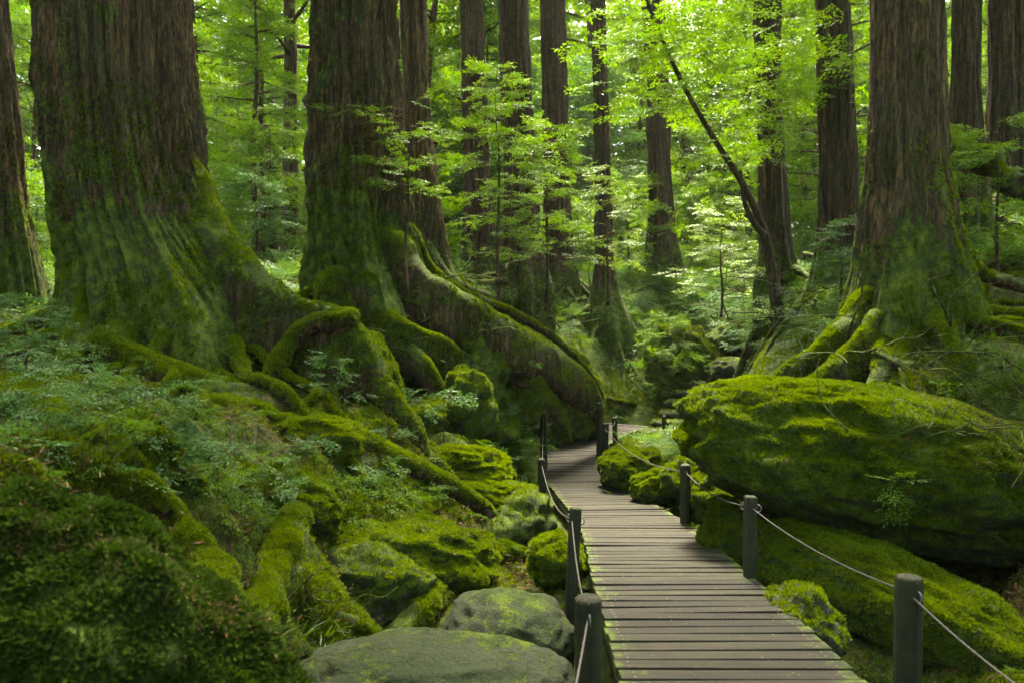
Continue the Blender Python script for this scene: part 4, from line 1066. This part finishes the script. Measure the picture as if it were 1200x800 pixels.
for (kind, px, d, s_, rz) in sorted(todo, key=lambda q: q[2]):
    x = (px - 600) / FPX * d; z = gz(x, d); parts, _, lab = PROTO[kind]; lab = lab.split(' in ')[0]
    gap = [q[2] for q in GAPS if q[0] <= px < q[1]][0]; k = cnt.get((kind, gap), 0); cnt[(kind, gap)] = k + 1
    nm = ('trunk', 'branches', 'crown') if 'bush' not in kind else ('stem', 'branches', 'foliage')
    build_shrub(NAMES[kind], (x, d, z), parts, '%s %s, %s from the front' % (lab, gap, ORD[k]), CATS[kind], lab + (' clumps' if 'bush' in kind else ' stand') + ' of the wood behind', rz, s_, nm)
n = 8700; a = np.concatenate([g.uniform(-.85, .85, 7000), g.uniform(1.0, 5.28, 1700)]); rr = np.concatenate([g.uniform(58, 100, 7000), g.uniform(13, 30, 1700)]); x = np.sin(a) * rr; y = np.cos(a) * rr  # last sprays, unseen around and behind the camera, added to block low sky light
z = ground_z(x, y) + g.random(n) ** 1.2 * 24
V, F = place_sprays(np.stack([x, y, z], 1), g.random(n) * 6.283, g.normal(-.1, .35, n), g.normal(0, .4, n), np.where(np.arange(n) < 7000, 4.2, 2.6) * g.uniform(.6, 1.3, n), SPRAY_BIG, 8)
tag(obj('far_woods', make_mesh('far_woods', V, F, M['leaf_mid'], False)), 'far wood closing the view behind all trunks, with an unseen near ring added to cut sky light', None, None, 'stuff')

# ------------------------------------------------------------------ saplings and shrubs one can point at
def sap(name, px, py, d, H, Rc, nb, per, size, mat, label, sd, cat='sapling', **kw):
    b = G(px, py) if cat == 'seedling' or d < 8 else P(px, py, d)
    return build_shrub(name, b, shrub_parts(H, Rc, nb, per, size, mat, sd, **kw), label, cat)
sap('sapling', 640, 355, 15.5, 3.6, 1.7, 30, 12, .42, 'leaf_bright', 'sunlit sapling with flat leaf layers in front of the dark centre trunk', 601, base=.2, stem=.035)
sap('sapling', 712, 350, 16.4, 2.8, 1.0, 16, 9, .42, 'leaf_pale', 'whitish sunlit sapling with tiered sprays against the thin trunk', 602, base=.25, stem=.03)
sap('sapling', 585, 350, 14.4, 4.4, 1.5, 26, 11, .42, 'leaf_bright', 'tall leafy sapling right of the hollow tree', 603, base=.35, stem=.035)
sap('sapling', 478, 330, 11.3, 2.6, .95, 15, 9, .34, 'leaf_bright', 'leafy twig sapling growing in front of the hollow trunk', 604, base=.5, stem=.025, shape='umbrella')
sap('sapling', 845, 365, 18.5, 2.6, 1.5, 24, 11, .46, 'leaf_pale', 'pale green sapling left of the thin leaning tree', 605, base=.15, stem=.03)
sap('bush', 300, 345, 16.0, 2.6, 1.6, 26, 12, .45, 'leaf_blue', 'blue green bush in the gap between the two largest trunks', 606, cat='bush', base=.1, stem=.03)
sap('sapling', 300, 340, 19.0, 9.0, 1.8, 34, 13, .6, 'leaf_bright', 'slender tree glowing in the gap between the two largest trunks', 607, base=.25, stem=.09)
sap('bush', 1170, 330, 10.5, 2.2, 1.3, 24, 11, .40, 'leaf_mid', 'leafy bush on the steep bank right of the straight trunk', 608, cat='bush', base=.1, stem=.025)
sap('bush', 985, 350, 13.2, 1.4, .8, 14, 9, .36, 'leaf_blue', 'small blue green bush at the foot of the straight right trunk', 609, cat='bush', base=.1, stem=.02)
sap('seedling', 390, 480, 7.6, .62, .34, 10, 6, .17, 'leaf_blue', 'pale seedling in front of the arching root', 610, cat='seedling', base=.2, stem=.004, tumble=.4)
sap('seedling', 590, 540, 10.6, .85, .42, 12, 6, .2, 'leaf_blue', 'pale leafy seedling beside the far boardwalk post', 611, cat='seedling', base=.15, stem=.004, tumble=.4)
sap('seedling', 258, 440, 8.0, .6, .4, 9, 6, .18, 'leaf_mid', 'dark leafy seedling at the foot of the thickest tree', 612, cat='seedling', base=.2, stem=.004, tumble=.4)
sap('bush', 30, 440, 6.4, .75, .65, 18, 8, .22, 'leaf_blue', 'low blue green bush by the frame edge before the thickest tree', 613, cat='bush', base=.2, stem=.012)

# ------------------------------------------------------------------ exposed roots and logs on the bank
def ground_root(pts, rad, label, name='mossy_root', cat='root', mat='root', sd=1, tuft=1.0, seg=14, lift=.3, world=None):
    if world is not None: W = np.array(world, float)
    else:
        W = np.array([G(q[0], q[1]) for q in pts]); W[:, 1] = np.convolve(np.pad(W[:, 1], 1, 'edge'), [.25, .5, .25], 'valid')
        W[:, 0] = (np.array([q[0] for q in pts]) - 600) / FPX * W[:, 1]; W[:, 2] = CZ - (np.array([q[1] for q in pts]) - 400) / FPX * W[:, 1]
        W[:, 2] += np.array(rad) * lift; W[0, 2] -= rad[0] * 1.6; W[-1, 2] -= rad[-1] * 1.6
    off = W[len(W) // 2].copy()
    V, F, f3 = tube(W - off, rad, 18, len(W) * 14, rough=max(rad) * .8, rscale=4.5, seed=sd)
    me = make_mesh(name, V, [F, f3], M[mat]); o = obj(name, me, None, off); tag(o, label, cat)
    L = np.linalg.norm(np.diff(W, axis=0), axis=1).sum(); n = int(min(12000, L * max(rad) * 6.28 * 5200 * tuft))
    if n > 50:
        p, nn = sample_surface(me, n, lambda c, m_: np.clip(m_[:, 2] + .45, 0, 1) * smooth01(fbm((c + off) * 2.2, 4, 3), -.5, .2), sd)
        scatter('moss', p, norm(nn + np.array((0, 0, .3))), rng.uniform(.3, .8, len(p)), C_MOSS, o)
    return o
ground_root([(90, 535), (165, 585), (215, 635), (245, 700), (270, 760), (285, 830)], [.06, .11, .13, .13, .12, .12], 'thick bright moss root sliding down past the dark mound', sd=2, tuft=1.6)
ground_root([(350, 580), (338, 630), (318, 680), (300, 730), (288, 790)], [.06, .11, .12, .12, .1], 'mossy root dropping steeply from the seedlings toward the bottom edge', sd=3, tuft=1.3)
ground_root([(590, 640), (548, 672), (515, 705), (480, 738), (440, 772)], [.06, .10, .11, .11, .07], 'bare mossy log slanting across the hollow at the bank foot', name='mossy_log', cat='log', sd=4, tuft=.25, lift=.8)
ground_root([(525, 655), (590, 655), (630, 670), (675, 695)], [.06, .1, .09, .05], 'mossy root reaching from the slanting log toward the boardwalk', sd=5, lift=.6)
ground_root([(335, 712), (385, 722), (440, 740)], [.05, .07, .04], 'short mossy root in the litter of the hollow', sd=6)
ground_root([(120, 445), (200, 468), (300, 490), (400, 522), (490, 556), (580, 600)], [.06, .09, .09, .09, .08, .05], 'long mossy root running down the whole bank toward the boardwalk', sd=9, tuft=.9)
ground_root([(640, 440), (690, 462), (745, 472)], [.05, .07, .04], 'fallen mossy branch lying before the stone steps', name='fallen_branch', cat='branch', sd=7, tuft=.4)
ground_root(None, [.1, .16, .17, .16], 'dark fallen log leaning on the steep bank', name='fallen_log', cat='log', sd=8, tuft=.2, world=[P(1105, 155, 11.5), P(1150, 185, 11.0), P(1185, 212, 10.6), P(1240, 250, 10.2)])
boulder(P(560, 580, 8.9), (.75, .6, .26), 'moss cap of the bank overhanging the damp boulder beside the boardwalk', name='moss_ledge', cat='ledge', mat='rock_full', sub=5, seed=51, moss=12000, moss_up=-.3, tilt=(0, 12))


# ------------------------------------------------------------------ litter on tops, twigs, small plants
def top_litter(o, n, wf, sd, sc=(.4, .9)):
    me = o.data; p, nn = sample_surface(me, n, wf, sd)
    scatter('litter', p + nn * .01, norm(nn + np.array((0, 0, .3))), np.random.default_rng(sd).uniform(*sc, n), C_LITTER, o)
cb = np.array(b_big.location)
top_litter(b_big, 900, lambda c, m_: np.clip(m_[:, 2] - .2, 0, 1) * (.05 + smooth01(c[:, 0], .1, 1.2)) * smooth01(fbm((c + cb) * 1.6, 77, 3), -.1, .3), 81)
mound = [o for o in bpy.data.objects if o.name == 'mossy_mound'][0]; cm_ = np.array(mound.location)
def crest(c, m_):
    px, py, d = proj(c + cm_); e = py - (585 + .00009 * px ** 2 * 12 + .12 * px)
    return np.exp(-((e - 22) / 18) ** 2) * (m_[:, 1] < .5)
top_litter(mound, 520, crest, 82, (.2, .42))

def on_mesh(o, px, py):
    """nearest surface point of an object under a picture point"""
    v = np.empty(len(o.data.vertices) * 3, np.float32); o.data.vertices.foreach_get('co', v); v = v.reshape(-1, 3) + np.array(o.location)
    a, b, d = proj(v); k = (a - px) ** 2 + (b - py) ** 2; c = np.where(k < max(k.min() * 1.5, 150))[0]
    return v[c[d[c].argmin()]].astype(float)
q = on_mesh(b_big, 1040, 572); e = empty('fern', q, 'small hanging fern growing from the flank of the largest boulder', 'fern')
g = np.random.default_rng(5)
V, F = place_sprays(np.zeros((7, 3)), np.array([-2.6, -2.2, -1.6, -1.2, -.7, -1.9, -1.5]), np.array([.3, -.5, .5, -.7, .2, -1.3, -1.4]), np.zeros(7), np.array([.2, .19, .2, .18, .2, .26, .2]) * 1.35, FROND, 3)
obj('fronds', make_mesh('fronds', V, F, M['leaf_bright'], False), e)

def twigs(c, spread, n, L, r, label, sd, flat=.5):
    g = np.random.default_rng(sd); mb = MB()
    for i in range(n):
        p = g.normal(size=3) * np.array(spread); d = norm(np.array((g.normal(), g.normal(), abs(g.normal()) * flat))); pts = [p]
        for k in range(4): d = norm(d + g.normal(size=3) * .35); pts.append(pts[-1] + d * L * g.uniform(.15, .35))
        rr = r * g.uniform(.5, 1.2); add_tube(mb, pts, [rr, rr * .8, rr * .6, rr * .4, rr * .15], 5, 12)
        for k in (1, 2, 3):
            if g.random() < .7:
                d2 = norm(d + g.normal(size=3) * .8); add_tube(mb, [pts[k], pts[k] + d2 * L * .2, pts[k] + d2 * L * .32 + g.normal(size=3) * L * .06], [rr * .5, rr * .35, rr * .1], 4, 6)
    e = empty('twig_tangle', c, label, 'twigs'); obj('twigs', mb.mesh('twigs', M['root']), e)
twigs(G(1150, 430, .1), (.7, .5, .15), 34, 1.0, .012, 'tangle of bare twigs on the bank right of the straight trunk', 91)
twigs(G(1120, 480, .1), (.5, .3, .1), 22, .8, .010, 'tangle of dry twigs above the right end of the largest boulder', 92)
twigs(P(530, 345, 12.6), (.8, .5, .3), 30, 1.3, .014, 'tangle of mossy twigs beside the hollow tree above the long root', 93, .9)
twigs(P(630, 365, 14.5), (.9, .6, .3), 34, 1.4, .015, 'tangle of mossy twigs before the dark centre trunk', 94, .9)
twigs(G(730, 455, .2), (.5, .5, .15), 20, 1.2, .014, 'tangle of fallen twigs beside the far bend of the boardwalk', 95)
twigs(G(950, 380, .2), (.8, .8, .2), 26, 1.3, .015, 'tangle of mossy twigs left of the straight right trunk', 96, .8)
twigs(on_mesh(b_big, 1135, 492), (.45, .25, .03), 26, .6, .008, 'dry twigs strewn over the right shoulder of the largest boulder', 98, .15)
twigs(P(480, 400, 11.2), (.6, .3, .2), 24, .9, .010, 'tangle of fine rootlets hanging below the hollow tree', 99, .3)
twigs(G(370, 700, .05), (.5, .4, .04), 16, .5, .007, 'scattered dead twigs on the floor of the hollow', 97, .15)

SPRIG = [shrub_parts(.30, .34, 7, 5, .20, ('leaf_blue', 'leaf_mid', 'leaf_blue')[k], 700 + k, base=.35, stem=.004, tumble=.3, shape='umbrella') for k in range(3)]
for i, (px, py, sc, lab) in enumerate([(55, 515, 1.0, 'airy leafy sprig low on the bank at the frame edge'), (125, 540, 1.1, 'airy leafy sprig above the crest of the dark mound'), (205, 560, 1.0, 'airy leafy sprig over the thick bright moss root'),
    (95, 485, 1.1, 'leafy sprig under the thickest tree near the frame edge'), (255, 585, .9, 'leafy sprig between the two steep moss roots'), (310, 600, 1.0, 'leafy sprig at the head of the steep moss root'),
    (180, 500, 1.1, 'leafy sprig midway between dark mound and thickest tree'), (270, 520, 1.0, 'leafy sprig on the open middle of the bank'), (350, 555, 1.0, 'leafy sprig below the long bank root'),
    (430, 575, 1.0, 'leafy sprig above the moss shelf'), (490, 600, .9, 'leafy sprig beside the overhanging moss cap'), (30, 455, 1.2, 'leafy sprig beneath the low frame edge bush'),
    (455, 530, .9, 'leafy sprig just above the long bank root'), (150, 455, 1.0, 'leafy sprig at the mossy foot of the thickest tree')]):
    build_shrub('leafy_sprig', G(px, py), SPRIG[i % 3], lab, 'sprig', 'leafy sprigs on the left bank', i * 1.3, sc)
for i, (px, py, rad, lab) in enumerate([
    (235, 485, (.55, .45, .26), 'broad mossy hump below the foot of the thickest tree'), (365, 515, (.5, .4, .26), 'mossy hump beside the long bank root, below the arching root'),
    (455, 580, (.5, .42, .30), 'mossy hump above the jutting moss shelf'), (120, 515, (.5, .4, .28), 'mossy hump behind the dark mound'),
    (330, 590, (.42, .36, .28), 'mossy hump at the head of the steep root'), (545, 545, (.6, .45, .28), 'mossy hump on the bank crest before the far posts'),
    (40, 470, (.6, .5, .32), 'mossy hump at the frame edge under the leafy bush')]):
    boulder(G(px, py) - np.array((0, -.15, rad[2] * .35)), rad, lab, name='mossy_hump', cat='hump', group='mossy humps of the left bank', mat='rock_full', sub=5, seed=80 + i, moss=6500, moss_up=-.3, lump=.3, rz=i * 40, boxy=0)
p = []
for k in range(170):
    a = walk_at(random.uniform(1.2, WS[-1])); p.append((a[0] + random.uniform(-.5, .5) * a[3] * .92, a[1], a[2] + .004))
scatter('leaf_litter', np.array(p), np.tile((0, 0, 1.0), (len(p), 1)), np.random.default_rng(3).uniform(.25, .6, len(p)), C_LITTER, None, 'dead needles and leaf scraps lying on the boardwalk', 88)

for i, (px, py, sc, lab) in enumerate([(440, 405, 1.3, 'leafy sprig on the slope right below the hollow tree'), (500, 415, 1.3, 'leafy sprig on the dark rock below the hollow tree'), (545, 420, 1.4, 'leafy sprig under the long straight root'),
    (470, 450, 1.2, 'leafy sprig between arching root and leaning slab'), (565, 475, 1.4, 'leafy sprig in the crevice behind the pale seedling'), (520, 520, 1.2, 'leafy sprig below the leaning slab')]):
    build_shrub('leafy_sprig', G(px, py, .25), SPRIG[(i + 1) % 3], lab, 'sprig', 'leafy sprigs on the slope below the hollow tree', i * 1.7, sc * 1.25)
# ------------------------------------------------------------------ haze
hv = np.array([(x, y, z) for z in (-4, 34) for (x, y) in ((-130, -45), (130, -45), (130, 118), (-130, 118))], float)
hm, ht, ho = new_mat('forest_haze'); hN = NT(ht); pv = hN.n('ShaderNodeVolumePrincipled'); pv.inputs['Color'].default_value = (.86, .95, .86, 1); pv.inputs['Density'].default_value = .0002; pv.inputs['Anisotropy'].default_value = .2
hN.link(pv.outputs[0], ho.inputs['Volume'])
tag(obj('haze', make_mesh('haze', hv, np.array([(0, 3, 2, 1), (4, 5, 6, 7), (0, 1, 5, 4), (1, 2, 6, 5), (2, 3, 7, 6), (3, 0, 4, 7)]), hm, False)), 'thin pale air between the trees', None, None, 'stuff')
